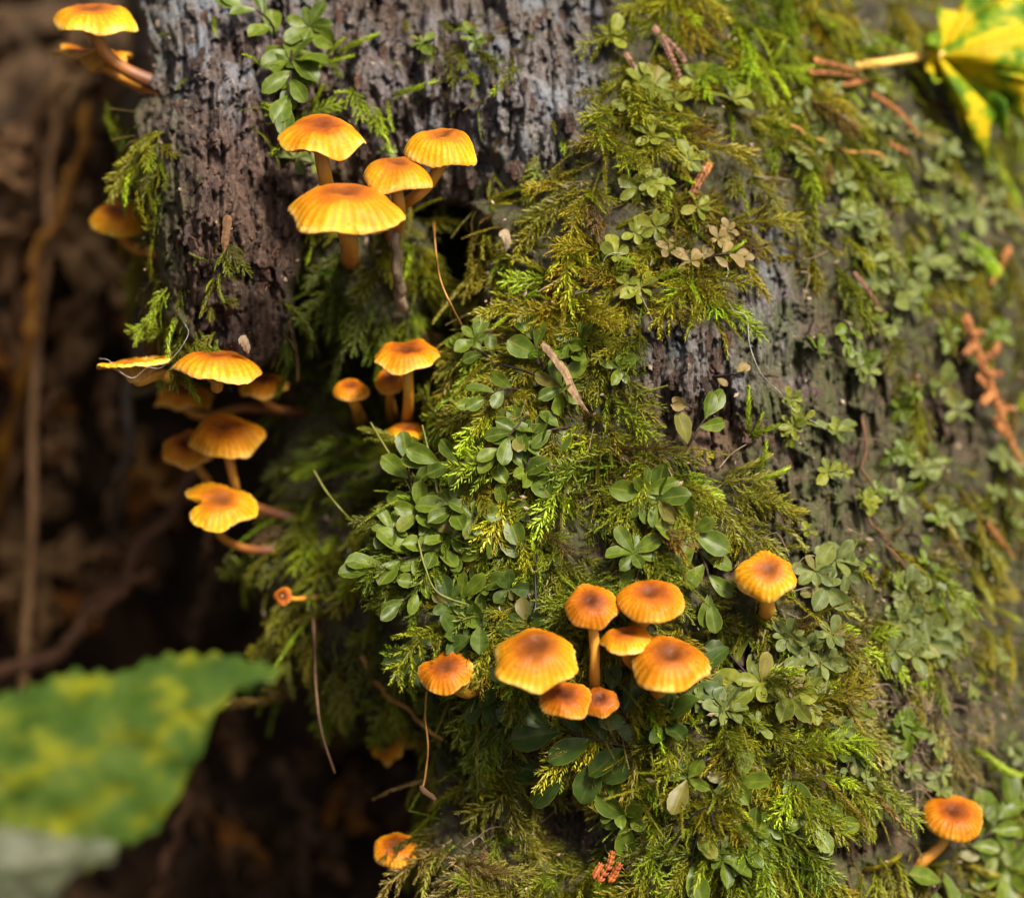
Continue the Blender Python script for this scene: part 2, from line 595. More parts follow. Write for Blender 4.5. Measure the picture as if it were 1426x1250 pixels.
# ------------------------------------------------------------------ feather moss
def shoot(path, ll, step, ranks=3, seed=0, t0=0.0, t1=1.0):
    """one leafy moss shoot: kite-shaped leaflets round a stem. path in metres"""
    r = np.random.default_rng(seed)
    L = np.linalg.norm(np.diff(path, axis=0), axis=1).sum()
    n = max(4, int(L / step))
    s = np.linspace(0, 1, n)
    idx = s * (len(path) - 1)
    k = np.minimum(idx.astype(int), len(path) - 2)
    f = (idx - k)[:, None]
    pos = path[k] * (1 - f) + path[k + 1] * f
    tan = path[k + 1] - path[k]
    tan /= np.linalg.norm(tan, axis=1, keepdims=True) + 1e-12
    ref = np.array([0.02, 0.05, 1.0])
    sd_ = np.cross(ref, tan); sd_ /= np.linalg.norm(sd_, axis=1, keepdims=True) + 1e-12
    nn = np.cross(tan, sd_)
    V = []; Fq = []; tt = []
    for rk in range(ranks):
        ang = 2 * np.pi * rk / ranks + r.normal(0, .35, n) + s * 4
        # flattened: leaflets lean to the sides
        rad = np.cos(ang)[:, None] * sd_ * 1.0 + np.sin(ang)[:, None] * nn * .7
        dirv = tan * (.75 + r.random((n, 1)) * .35) + rad * (.8 + r.random((n, 1)) * .3)
        dirv /= np.linalg.norm(dirv, axis=1, keepdims=True)
        ln = ll * (0.75 + .45 * r.random((n, 1))) * (1 - .45 * s[:, None] ** 3)
        wv = np.cross(dirv, rad + .2 * nn); wv /= np.linalg.norm(wv, axis=1, keepdims=True) + 1e-12
        wd = ln * .165
        b0 = pos
        m = pos + dirv * ln * .38
        tip = pos + dirv * ln + tan * ln * .15
        base = len(V) and sum(len(x) for x in V) or 0
        blk = np.stack([b0, m + wv * wd, tip, m - wv * wd], 1).reshape(-1, 3)
        V.append(blk)
        Fq.append(base + np.arange(n * 4).reshape(n, 4))
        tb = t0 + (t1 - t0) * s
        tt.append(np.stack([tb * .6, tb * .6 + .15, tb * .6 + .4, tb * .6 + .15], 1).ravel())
    return np.vstack(V), np.vstack(Fq), np.concatenate(tt)


def join(parts):
    V = []; Q = []; T_ = []; o = 0
    for v, q, t in parts:
        V.append(v); Q.append(np.asarray(q) + o); T_.append(t); o += len(v)
    return np.vstack(V), np.vstack(Q), np.concatenate(T_)


def stem_strip(path, wd):
    """thin flat-sided stem as a 3-sided tube"""
    V, Q, t = tube(path, wd, 3, cap=False)
    return V, Q, t * .3


def feather(seed, L=14.0, nb=10, bl=5.0, ll=1.05, droop=.25):
    r = np.random.default_rng(seed)
    t = np.linspace(0, 1, 14)
    bend = r.normal(0, .12)
    main = np.stack([L * t, bend * L * t * t, 0.10 * L * np.sin(t * 2.2) - droop * L * t * t], -1) * MM
    parts = [shoot(main, ll * MM, .4 * MM, 3, seed, .2, 1.0), stem_strip(main, .1 * MM)]
    side = 1 if r.random() < .5 else -1
    for b in range(nb):
        f = .1 + .8 * (b + r.random() * .6) / nb
        k = f * 13; i = int(k)
        p0 = main[i] + (main[i + 1] - main[i]) * (k - i)
        tan = main[i + 1] - main[i]; tan /= np.linalg.norm(tan)
        side = -side
        an = math.radians(r.uniform(36, 62)) * side
        dv = np.array([tan[0] * math.cos(an) - math.sin(an) * tan[1], tan[0] * math.sin(an) + math.cos(an) * tan[1], tan[2] + r.normal(0, .18)])
        l2 = bl * (1 - .62 * f) * r.uniform(.6, 1.15)
        s = np.linspace(0, 1, 7)[:, None]
        path = p0 + dv * l2 * MM * s + np.array([tan[0], tan[1], -.55 - droop]) * l2 * MM * .28 * s * s
        parts.append(shoot(path, ll * .85 * MM, .4 * MM, 3, seed * 31 + b, .25 + .5 * f, 1.0))
    return join(parts)


def single(seed, L=9.0, ll=1.2, droop=.2):
    r = np.random.default_rng(seed)
    t = np.linspace(0, 1, 10)
    main = np.stack([L * t, r.normal(0, .15) * L * t * t, .12 * L * np.sin(t * 2.4) - droop * L * t * t], -1) * MM
    return join([shoot(main, ll * MM, .36 * MM, 4, seed, .15, 1.0), stem_strip(main, .1 * MM)])


protos = []
PC = bpy.data.collections.new('moss_shoot_kinds')
NF, NS = 6, 6
for k in range(NF):
    protos.append(feather(100 + k, 13 + k * .6, 9 + k % 4, 5.4, 1.32, .12 + .07 * (k % 3)))
for k in range(NS):
    protos.append(single(200 + k, 7 + k, 1.4, .15 + .08 * k) if k < 4 else single(200 + k, 13, .8, .5 - .6 * (k - 4)))
proto_me = []
for k, (V, Q, t) in enumerate(protos):
    me = mesh_from('moss_shoot_%02d' % k, V, Q, False, {'t': ('FLOAT', t)})
    me.materials.append(M_MOSS)
    proto_me.append(me)
    po = bpy.data.objects.new('moss_shoot_%02d' % k, me)
    PC.objects.link(po)


def frame_euler(X, Z):
    X = X / np.linalg.norm(X, axis=1, keepdims=True)
    Y = np.cross(Z, X); Y /= np.linalg.norm(Y, axis=1, keepdims=True) + 1e-12
    Z = np.cross(X, Y)
    ry = -np.arcsin(np.clip(X[:, 2], -1, 1))
    rx = np.arctan2(Y[:, 2], Z[:, 2])
    rz = np.arctan2(X[:, 1], X[:, 0])
    return np.stack([rx, ry, rz], -1)


def gn_scatter(name, pos, rot, scl, idx, col, label):
    me = mesh_from(name, pos, np.zeros((0, 3), int), True,
                   {'rot': ('FLOAT_VECTOR', rot), 'scl': ('FLOAT', scl), 'col': ('FLOAT_COLOR', np.hstack([col, np.ones((len(col), 1))]))})
    a = me.attributes.new('idx', 'INT', 'POINT')
    a.data.foreach_set('value', idx.astype(np.int32))
    me.materials.append(M_MOSS)
    o = obj(name, me, None, label=label, cat='moss', kind='stuff')
    ng = bpy.data.node_groups.new(name, 'GeometryNodeTree')
    ng.interface.new_socket('Geometry', in_out='INPUT', socket_type='NodeSocketGeometry')
    ng.interface.new_socket('Geometry', in_out='OUTPUT', socket_type='NodeSocketGeometry')
    N = ng.nodes.new
    gi, go = N('NodeGroupInput'), N('NodeGroupOutput')
    ci = N('GeometryNodeCollectionInfo')
    ci.inputs['Collection'].default_value = PC
    ci.inputs['Separate Children'].default_value = True
    ci.inputs['Reset Children'].default_value = True
    ip = N('GeometryNodeInstanceOnPoints')
    ip.inputs['Pick Instance'].default_value = True

    def na(nm, typ):
        x = N('GeometryNodeInputNamedAttribute'); x.data_type = typ
        x.inputs['Name'].default_value = nm
        return next(s for s in x.outputs if s.enabled and s.name == 'Attribute')
    L = ng.links.new
    e2r = N('FunctionNodeEulerToRotation')
    L(na('rot', 'FLOAT_VECTOR'), e2r.inputs[0])
    L(gi.outputs[0], ip.inputs['Points'])
    L(ci.outputs[0], ip.inputs['Instance'])
    L(na('idx', 'INT'), ip.inputs['Instance Index'])
    L(e2r.outputs[0], ip.inputs['Rotation'])
    L(na('scl', 'FLOAT'), ip.inputs['Scale'])
    L(ip.outputs[0], go.inputs[0])
    md = o.modifiers.new('moss_shoots', 'NODES')
    md.node_group = ng
    return o


def moss_density(u, v):
    """1 where feather moss grows thick"""
    n = fbm(u / 55, v / 55, 91, 3)
    b = bark_amt(u, v)
    m = np.clip(1.0 - 1.25 * b, 0, 1)
    m = m * np.clip(.62 + 3.0 * n, .05, 1)
    m = m * (1 - .45 * np.clip((u - 1110) / 120, 0, 1))
    # sparse algae-grown flank
    m = m * (1 - .8 * np.clip(blob(u, v, 1150, 560, 90, 230) + .8 * blob(u, v, 1330, 620, 100, 150) + .9 * blob(u, v, 1330, 1000, 80, 90), 0, 1))
    # tufts that sit on the bare wood
    for cu, cv, ru, rv, a in ((212, 240, 20, 90, .95), (230, 440, 36, 50, 1.0), (268, 480, 50, 26, 1.0), (300, 400, 16, 60, .55), (690, 75, 60, 50, .8), (600, 45, 40, 30, .5),
                              (405, 110, 60, 50, .35), (700, 250, 50, 30, .3), (760, 225, 40, 30, .2), (415, 175, 50, 22, .5), (800, 200, 30, 50, .4), (300, 40, 20, 30, .25)):
        m = np.maximum(m, a * np.clip(blob(u, v, cu, cv, ru, rv) * 1.5 - .2, 0, 1) * np.clip(.9 + 1.5 * n, .3, 1))
    return m


def moss_colour(u, v, r):
    n = fbm(u / 90, v / 90, 95, 3)
    yel = np.array([.27, .245, .014]); grn = np.array([.125, .19, .012]); olv = np.array([.20, .175, .02]); brt = np.array([.30, .40, .02]); brn = np.array([.17, .11, .035])
    c = np.repeat(yel[None], len(u), 0)

    def mixin(c, tgt, k):
        k = np.clip(k, 0, 1)[:, None]
        return c * (1 - k) + tgt * k
    c = mixin(c, grn, .45 + 2.2 * n)
    c = mixin(c, olv, 1.1 * blob(u, v, 920, 270, 110, 110) + .8 * blob(u, v, 1050, 250, 80, 80) + .8 * blob(u, v, 690, 70, 60, 50) + .6 * blob(u, v, 1150, 880, 120, 200) + .8 * blob(u, v, 860, 560, 90, 90))
    c = mixin(c, yel * 1.1, 1.0 * blob(u, v, 660, 520, 80, 120) + .9 * blob(u, v, 1040, 720, 90, 110) + .7 * blob(u, v, 800, 320, 90, 70))
    c = mixin(c, grn * .8, .9 * blob(u, v, 470, 420, 90, 90) + .8 * blob(u, v, 460, 650, 120, 160) + .7 * blob(u, v, 240, 460, 80, 50))
    c = mixin(c, olv * .9, .7 * blob(u, v, 700, 1130, 120, 110) + .5 * blob(u, v, 470, 850, 120, 100))
    tan = np.array([.30, .24, .13])
    c = mixin(c, tan, .95 * blob(u, v, 672, 1190, 50, 45) + .8 * blob(u, v, 1320, 1020, 70, 80) + .5 * blob(u, v, 1190, 930, 50, 60))
    c = mixin(c, olv * .8, .75 * np.clip((u - 1120) / 200, 0, 1) * np.clip(.7 + 3 * n, 0, 1))
    pick = r.random(len(u))
    c = np.where((pick < .14)[:, None], brt, c)
    c = np.where(((pick > .14) & (pick < .18))[:, None], brn, c)
    return c * .9 * r.uniform(.55, 1.35, (len(u), 1)) * np.clip(r.normal(1, .07, (len(u), 3)), .7, 1.3)


def scatter_moss():
    r = np.random.default_rng(5)
    # ---- feathers and short shoots over the whole stump
    n = 30000
    u = r.uniform(-60, 1500, n); v = r.uniform(-80, 1340, n)
    d = D(u, v, False)
    keep = (r.random(n) < moss_density(u, v)) & (d < CUT - 8)
    u, v, d = u[keep], v[keep], d[keep]
    r2 = r.random(len(u))
    m = (r2 < .5)
    u, v, d = u[m], v[m], d[m]
    p, nr, d = surf(u, v, 0)
    k = len(u)
    short = r.random(k) < .45
    # growth direction: down the face with a swing, flanks swing outwards
    down = np.array([0, -.12, -1.0])
    side = np.array([1.0, 0, 0])
    sw = r.normal(0, .75, k) + .9 * np.clip(blob(u, v, 1080, 760, 120, 170), 0, 1) - .9 * np.clip(blob(u, v, 620, 560, 70, 140) + blob(u, v, 560, 820, 90, 100), 0, 1) + .5 * blob(u, v, 1150, 1000, 150, 100)
    g = down * np.cos(np.clip(sw, -2.4, 2.4))[:, None] + side * np.sin(np.clip(sw, -2.4, 2.4))[:, None]
    g = g - nr * (g * nr).sum(1, keepdims=True)
    g /= np.linalg.norm(g, axis=1, keepdims=True) + 1e-9
    lean = np.where(short, r.uniform(.3, 1.1, k), r.uniform(.12, .55, k))[:, None]
    X = g + nr * lean
    Z = nr + .35 * np.array([0, -.5, .8]) + r.normal(0, .22, (k, 3))
    rot = frame_euler(X, Z)
    idx = np.where(short, NF + r.integers(0, NS, k), r.integers(0, NF, k))
    scl = np.clip(r.lognormal(-.44, .33, k), .35, 1.25) * np.where(d > 20, .95, 1.0)
    # little tufts on bare wood stay small
    scl = scl * np.where(bark_amt(u, v) > .6, .6, 1)
    col = moss_colour(u, v, r)
    gn_scatter('feather_moss', p - nr * .0008, rot, scl, idx, col, 'yellow-green feathery moss carpeting the face of the stump')

    # ---- low dark turf that fills the gaps and the flank
    n = 9000
    u = r.uniform(150, 1500, n); v = r.uniform(-60, 1330, n)
    d = D(u, v, False)
    keep = (d < CUT - 8) & (r.random(n) < np.clip(.85 - .8 * bark_amt(u, v), .04, 1) * np.clip(.6 + 2.5 * fbm(u / 40, v / 40, 97, 3), .05, 1))
    u, v = u[keep], v[keep]
    p, nr, d = surf(u, v, 0)
    k = len(u)
    X = nr * r.uniform(.5, 1.2, (k, 1)) + r.normal(0, .6, (k, 3)) + np.array([0, 0, -.25])
    rot = frame_euler(X, nr + r.normal(0, .5, (k, 3)) + np.array([0, -.2, .6]))
    col = np.array([[.13, .15, .02], [.08, .12, .015], [.16, .12, .035], [.20, .15, .06]])[r.integers(0, 4, k)] * r.uniform(.5, 1.2, (k, 1))
    gn_scatter('short_moss', p - nr * .0005, rot, r.uniform(.22, .5, k), NF + r.integers(0, NS, k), col, 'low dark olive moss turf filling gaps on the stump and its flank')


scatter_moss()
# STAGE2
# ------------------------------------------------------------------ mushrooms
def cap_mat():
    m, nt, b, out = new_mat('mushroom_cap')
    T = NT(nt)
    rad = T.attr('rad').outputs['Fac']
    ang = T.attr('ang').outputs['Fac']           # stripe phase 0..1, already wavy
    tone = T.attr('tone').outputs['Fac']         # 0 = yellow young cap, 1 = brown old cap
    v = T.coord()
    n1 = T.noise(260, 4, .6, vec=v)
    n2 = T.noise(1500, 3, .6, vec=v)
    rr = T.math('ADD', rad, T.math('MULTIPLY', T.math('SUBTRACT', n1, .5), .34))
    young = T.ramp(rr, [(0, (.12, .034, .008)), (.22, (.20, .056, .008)), (.46, (.37, .112, .006)), (.62, (.52, .21, .005)), (.88, (.61, .30, .006)), (.96, (.68, .40, .03)), (1, (.74, .52, .12))])
    old = T.ramp(rr, [(0, (.035, .011, .005)), (.26, (.075, .021, .005)), (.52, (.20, .052, .004)), (.72, (.33, .096, .004)), (.90, (.42, .15, .005)), (.96, (.50, .22, .02)), (1, (.60, .36, .08))])
    c = T.mix(tone, young, old)
    edge = T.ramp(rad, [(.30, (0,) * 3), (.62, (1,) * 3)])
    st = T.math('MULTIPLY', T.ramp(ang, [(.05, (0,) * 3), (.75, (1,) * 3)]), edge)
    c = T.mix(T.math('MULTIPLY', st, .42), c, T.mix(1.0, c, (.74, .46, .42), 'MULTIPLY'))
    c = T.mix(1.0, c, T.ramp(n2, [(.3, (.86, .83, .8)), (.7, (1.1, 1.1, 1.1))]), 'MULTIPLY')
    sp = T.ramp(T.noise(600, 2, .5, vec=v), [(.69, (0,) * 3), (.73, (1,) * 3)])
    c = T.mix(T.math('MULTIPLY', sp, .5), c, (.10, .035, .012))
    big = T.ramp(T.noise(120, 3, .6, vec=v), [(.3, (.72, .66, .6)), (.6, (1.08, 1.08, 1.05))])
    c = T.mix(1.0, c, big, 'MULTIPLY')
    info = T.n('ShaderNodeObjectInfo')
    c = T.mix(1.0, c, T.ramp(info.outputs['Random'], [(0, (.80, .70, .7)), (.35, (1, .92, 1)), (.7, (1, 1.08, 1)), (1, (.9, .82, .8))]), 'MULTIPLY')
    T.l(c, b.inputs['Base Color'])
    b.inputs['Subsurface Weight'].default_value = .15
    b.inputs['Subsurface Radius'].default_value = (.0022, .0011, .0003)
    b.inputs['Subsurface Scale'].default_value = 1.0
    T.l(T.ramp(n1, [(.3, (.42,) * 3), (.7, (.6,) * 3)]), b.inputs['Roughness'])
    b.inputs['Specular IOR Level'].default_value = .14
    T.bump(T.math('ADD', n2, T.noise(3500, 2, .6, vec=v)), .22, .0003, b)
    return m


def stalk_mat():
    m, nt, b, out = new_mat('mushroom_stalk')
    T = NT(nt)
    t = T.attr('t').outputs['Fac']
    v = T.coord((1, 1, .3))
    n1 = T.noise(900, 4, .6, vec=v)
    c = T.ramp(T.math('ADD', t, T.math('MULTIPLY', T.math('SUBTRACT', n1, .5), .25)), [(0, (.66, .36, .03)), (.45, (.52, .23, .02)), (.8, (.30, .11, .018)), (1, (.12, .04, .014))])
    c = T.mix(1.0, c, T.ramp(n1, [(.3, (.8,) * 3), (.7, (1.1,) * 3)]), 'MULTIPLY')
    T.l(c, b.inputs['Base Color'])
    b.inputs['Subsurface Weight'].default_value = .2
    b.inputs['Subsurface Radius'].default_value = (.002, .001, .0003)
    b.inputs['Subsurface Scale'].default_value = 1.0
    b.inputs['Roughness'].default_value = .55
    T.bump(n1, .3, .0003, b)
    return m


def gill_mat():
    m, nt, b, out = new_mat('mushroom_gills')
    T = NT(nt)
    n1 = T.noise(500, 3, .6, vec=T.coord())
    T.l(T.ramp(n1, [(.3, (.46, .24, .04)), (.7, (.62, .36, .08))]), b.inputs['Base Color'])
    b.inputs['Subsurface Weight'].default_value = .2
    b.inputs['Subsurface Radius'].default_value = (.002, .001, .0003)
    b.inputs['Subsurface Scale'].default_value = 1.0
    b.inputs['Roughness'].default_value = .6
    return m


M_CAP, M_STALK, M_GILL = cap_mat(), stalk_mat(), gill_mat()
PR = np.array([0, .07, .15, .24, .34, .46, .58, .70, .80, .88, .94, .98, 1.0])
PZ = np.array([.86, .875, .93, .98, 1.0, .985, .925, .81, .66, .48, .30, .13, -.03])


def cap_elev(h, wd, dome):
    q = 2 * h / wd
    best = min(np.linspace(5, 85, 161), key=lambda e: abs(math.sin(math.radians(e)) + max(PZ * dome * math.cos(math.radians(e)) + PR * math.sin(math.radians(e))) - q))
    return best


def mushroom(label, box, d, stem, dome=.40, roll=0.0, e=None, tone=.3, sr=10.0, notch=(), seed=1, wavy=.032, group=None, dish=0.0, stalk_t=(0, .7)):
    """box: cap's (u0, u1, top, bottom) in the photo; stem: points (u, v, d) below the cap down to the wood"""
    r = np.random.default_rng(seed)
    u0, u1, v0, v1 = box
    wd = u1 - u0
    if e is None:
        e = cap_elev(v1 - v0, wd, dome)
    er = math.radians(e)
    vc = v1 - wd / 2 * math.sin(er)
    cen = P((u0 + u1) / 2, vc, d)
    R = wd / 2 * pxm(d)
    ro = math.radians(roll)
    up = UPV * math.cos(ro) + RIGHT * math.sin(ro)
    rt = RIGHT * math.cos(ro) - UPV * math.sin(ro)
    ax = up * math.cos(er) - FWD * math.sin(er)
    fr = up * -math.sin(er) - FWD * math.cos(er)     # towards the camera, in the cap's plane
    root = empty('mushroom', P(*stem[-1]), label, 'mushroom', group)
    na, nr_ = 144, 30
    th = np.linspace(0, 2 * np.pi, na, endpoint=False)   # 0 = right, 90 = towards the camera
    rr = np.concatenate([np.linspace(0.02, .7, 16)[:-1], np.linspace(.7, 1, 15)])
    ns = r.integers(25, 33)
    # uneven stripes: warp the angle
    warp = sum(r.normal(0, .10) * np.sin(k * th + r.uniform(0, 6.28)) for k in (2, 3, 5, 7, 9))
    phase = ns * th + warp * 4
    phase = phase + np.round(warp[0] * 0)
    margin = 1 + sum(r.normal(0, wavy) * np.sin(k * th + r.uniform(0, 6.28)) for k in (2, 3, 4, 6)) + .012 * np.cos(phase) * 0.6
    nicks = [(r.uniform(0, 360), r.uniform(2, 5), r.uniform(.015, .05)) for _ in range(r.integers(1, 5))]
    rs = r.uniform(.35, 1.5); bul = r.uniform(.75, 1.35)
    for (a, wa, dep) in tuple(notch) + tuple(nicks):
        da = (np.degrees(th) - a + 180) % 360 - 180
        margin = margin - dep * np.exp(-(da / wa) ** 4) * (1 + .18 * np.sin(th * 37) + .1 * np.sin(th * 71))
    zrim = sum(r.normal(0, wavy * 1.2) * np.sin(k * th + r.uniform(0, 6.28)) for k in (2, 3, 5))
    A, Rr = np.meshgrid(th, rr, indexing='ij')
    Mg = margin[:, None]
    Rad = Rr * (1 + (Mg - 1) * Rr ** 1.5)
    Z = np.sign(np.interp(Rr, PR, PZ)) * np.abs(np.interp(Rr, PR, PZ)) ** bul * dome - dish * (1 - Rr) ** 1.2
    off = .06 * r.normal(size=2)
    rid = np.clip((Rr - .5) / .48, 0, 1)
    rid = rid * rid * (3 - 2 * rid)
    Z = Z + zrim[:, None] * Rr ** 3 + rs * (.0045 + .010 * vn(A * 1.5, Rr * 0, seed)) * np.cos(phase)[:, None] * rid
    Z = Z + .13 * (vn(np.cos(A) * Rr * 1.8 + 9, np.sin(A) * Rr * 1.8 + 9, seed + 2) - .5) + .05 * (vn(np.cos(A) * Rr * 4.5 + 9, np.sin(A) * Rr * 4.5 + 9, seed + 5) - .5)
    X = np.cos(A) * Rad + off[0] * (1 - Rr) ** 2; Y = np.sin(A) * Rad + off[1] * (1 - Rr) ** 2

    def world(x, y, z):
        return cen + R * (x[..., None] * rt + y[..., None] * fr + z[..., None] * ax) - np.array(root.location)

    # top sheet, then a thin lip that turns under
    lipR = np.stack([Rad[:, -1] * .995, Rad[:, -1] * .97, Rad[:, -1] * .90], 1)
    lipZ = np.stack([Z[:, -1] - .025, Z[:, -1] - .028, Z[:, -1] + .015], 1)
    X = np.hstack([X, np.cos(th)[:, None] * lipR]); Y = np.hstack([Y, np.sin(th)[:, None] * lipR]); Z = np.hstack([Z, lipZ])
    nrt = X.shape[1]
    V = world(X, Y, Z).reshape(-1, 3)
    i, j = np.meshgrid(np.arange(na), np.arange(nrt - 1), indexing='ij')
    i2 = (i + 1) % na
    Q = np.stack([i * nrt + j, i * nrt + j + 1, i2 * nrt + j + 1, i2 * nrt + j], -1).reshape(-1, 4)
    fl = Q.tolist()
    zc = np.array(Z[:, 0].mean())
    V = np.vstack([V, world(np.array([off[0]]), np.array([off[1]]), np.array([zc]))])
    c0 = len(V) - 1
    for k in range(na):
        fl.append([c0, k * nrt, ((k + 1) % na) * nrt])
    rad_a = np.concatenate([np.hstack([Rr, np.ones((na, 3))]).ravel(), [0]])
    ang_a = np.concatenate([np.repeat((.5 - .5 * np.cos(phase) + .35 * (vn(th * 9, th * 0, seed) - .5))[:, None], nrt, 1).ravel(), [0]])
    me = mesh_from('cap', V, fl, True, {'rad': ('FLOAT', rad_a), 'ang': ('FLOAT', ang_a), 'tone': ('FLOAT', np.full(len(V), tone))})
    obj('cap', me, M_CAP, root)
    # gills: ridged underside running down onto the stalk
    ng = 168
    tg = np.linspace(0, 2 * np.pi, ng, endpoint=False)
    sfac = sr * pxm(d) / R
    gr = np.array([.955, .86, .7, .52, .36, .24]) ; gr = np.maximum(gr, sfac * .95)
    gz = np.array([-.02, .03, .03, -.01, -.09, -.24]) + min(dome, .3) * np.array([0, .10, .15, .12, .06, 0]) - dish * np.array([0, .05, .2, .4, .6, .8])
    mg = np.interp(tg, np.append(th, 2 * np.pi), np.append(margin, margin[0]))
    zg = np.interp(tg, np.append(th, 2 * np.pi), np.append(zrim, zrim[0]))
    rid2 = np.where(np.arange(ng) % 4 < 2, -1.0, 1.0) * np.where(np.arange(ng) % 8 < 4, 1, .6)
    amp = np.array([.010, .03, .04, .04, .035, .012])
    Rg = gr[None] * (1 + (mg[:, None] - 1) * gr[None])
    Zg = gz[None] + zg[:, None] * gr[None] ** 3 + rid2[:, None] * amp[None]
    V = world(np.cos(tg)[:, None] * Rg, np.sin(tg)[:, None] * Rg, Zg).reshape(-1, 3)
    k6 = 6
    i, j = np.meshgrid(np.arange(ng), np.arange(k6 - 1), indexing='ij')
    i2 = (i + 1) % ng
    Q = np.stack([i * k6 + j, i2 * k6 + j, i2 * k6 + j + 1, i * k6 + j + 1], -1).reshape(-1, 4)
    obj('gills', mesh_from('gills', V, Q, False), M_GILL, root)
    # stalk
    p0 = cen + ax * R * (.12 - dish)
    p1 = cen - ax * R * (.30 + dish * .5)
    path = spline([p0, p1] + [P(*s) for s in stem], 26)
    sr_m = sr * pxm(d)
    tt = np.linspace(0, 1, 26)
    rads = sr_m * (1.12 - .22 * np.sin(tt * np.pi) + .12 * (tt > .93)) * (1 + .08 * (vn(tt * 6, tt * 0, seed) - .5))
    V, fl, t = tube(path, rads, 18, .05, seed)
    obj('stalk', mesh_from('stalk', V - np.array(root.location), fl, True, {'t': ('FLOAT', stalk_t[0] + (stalk_t[1] - stalk_t[0]) * t)}), M_STALK, root)
    return root


def on(u, v, extra=2.0):
    """point just inside the stump under a pixel"""
    return (u, v, float(D(np.array([u * 1.0]), np.array([v * 1.0]), False)[0]) + extra)


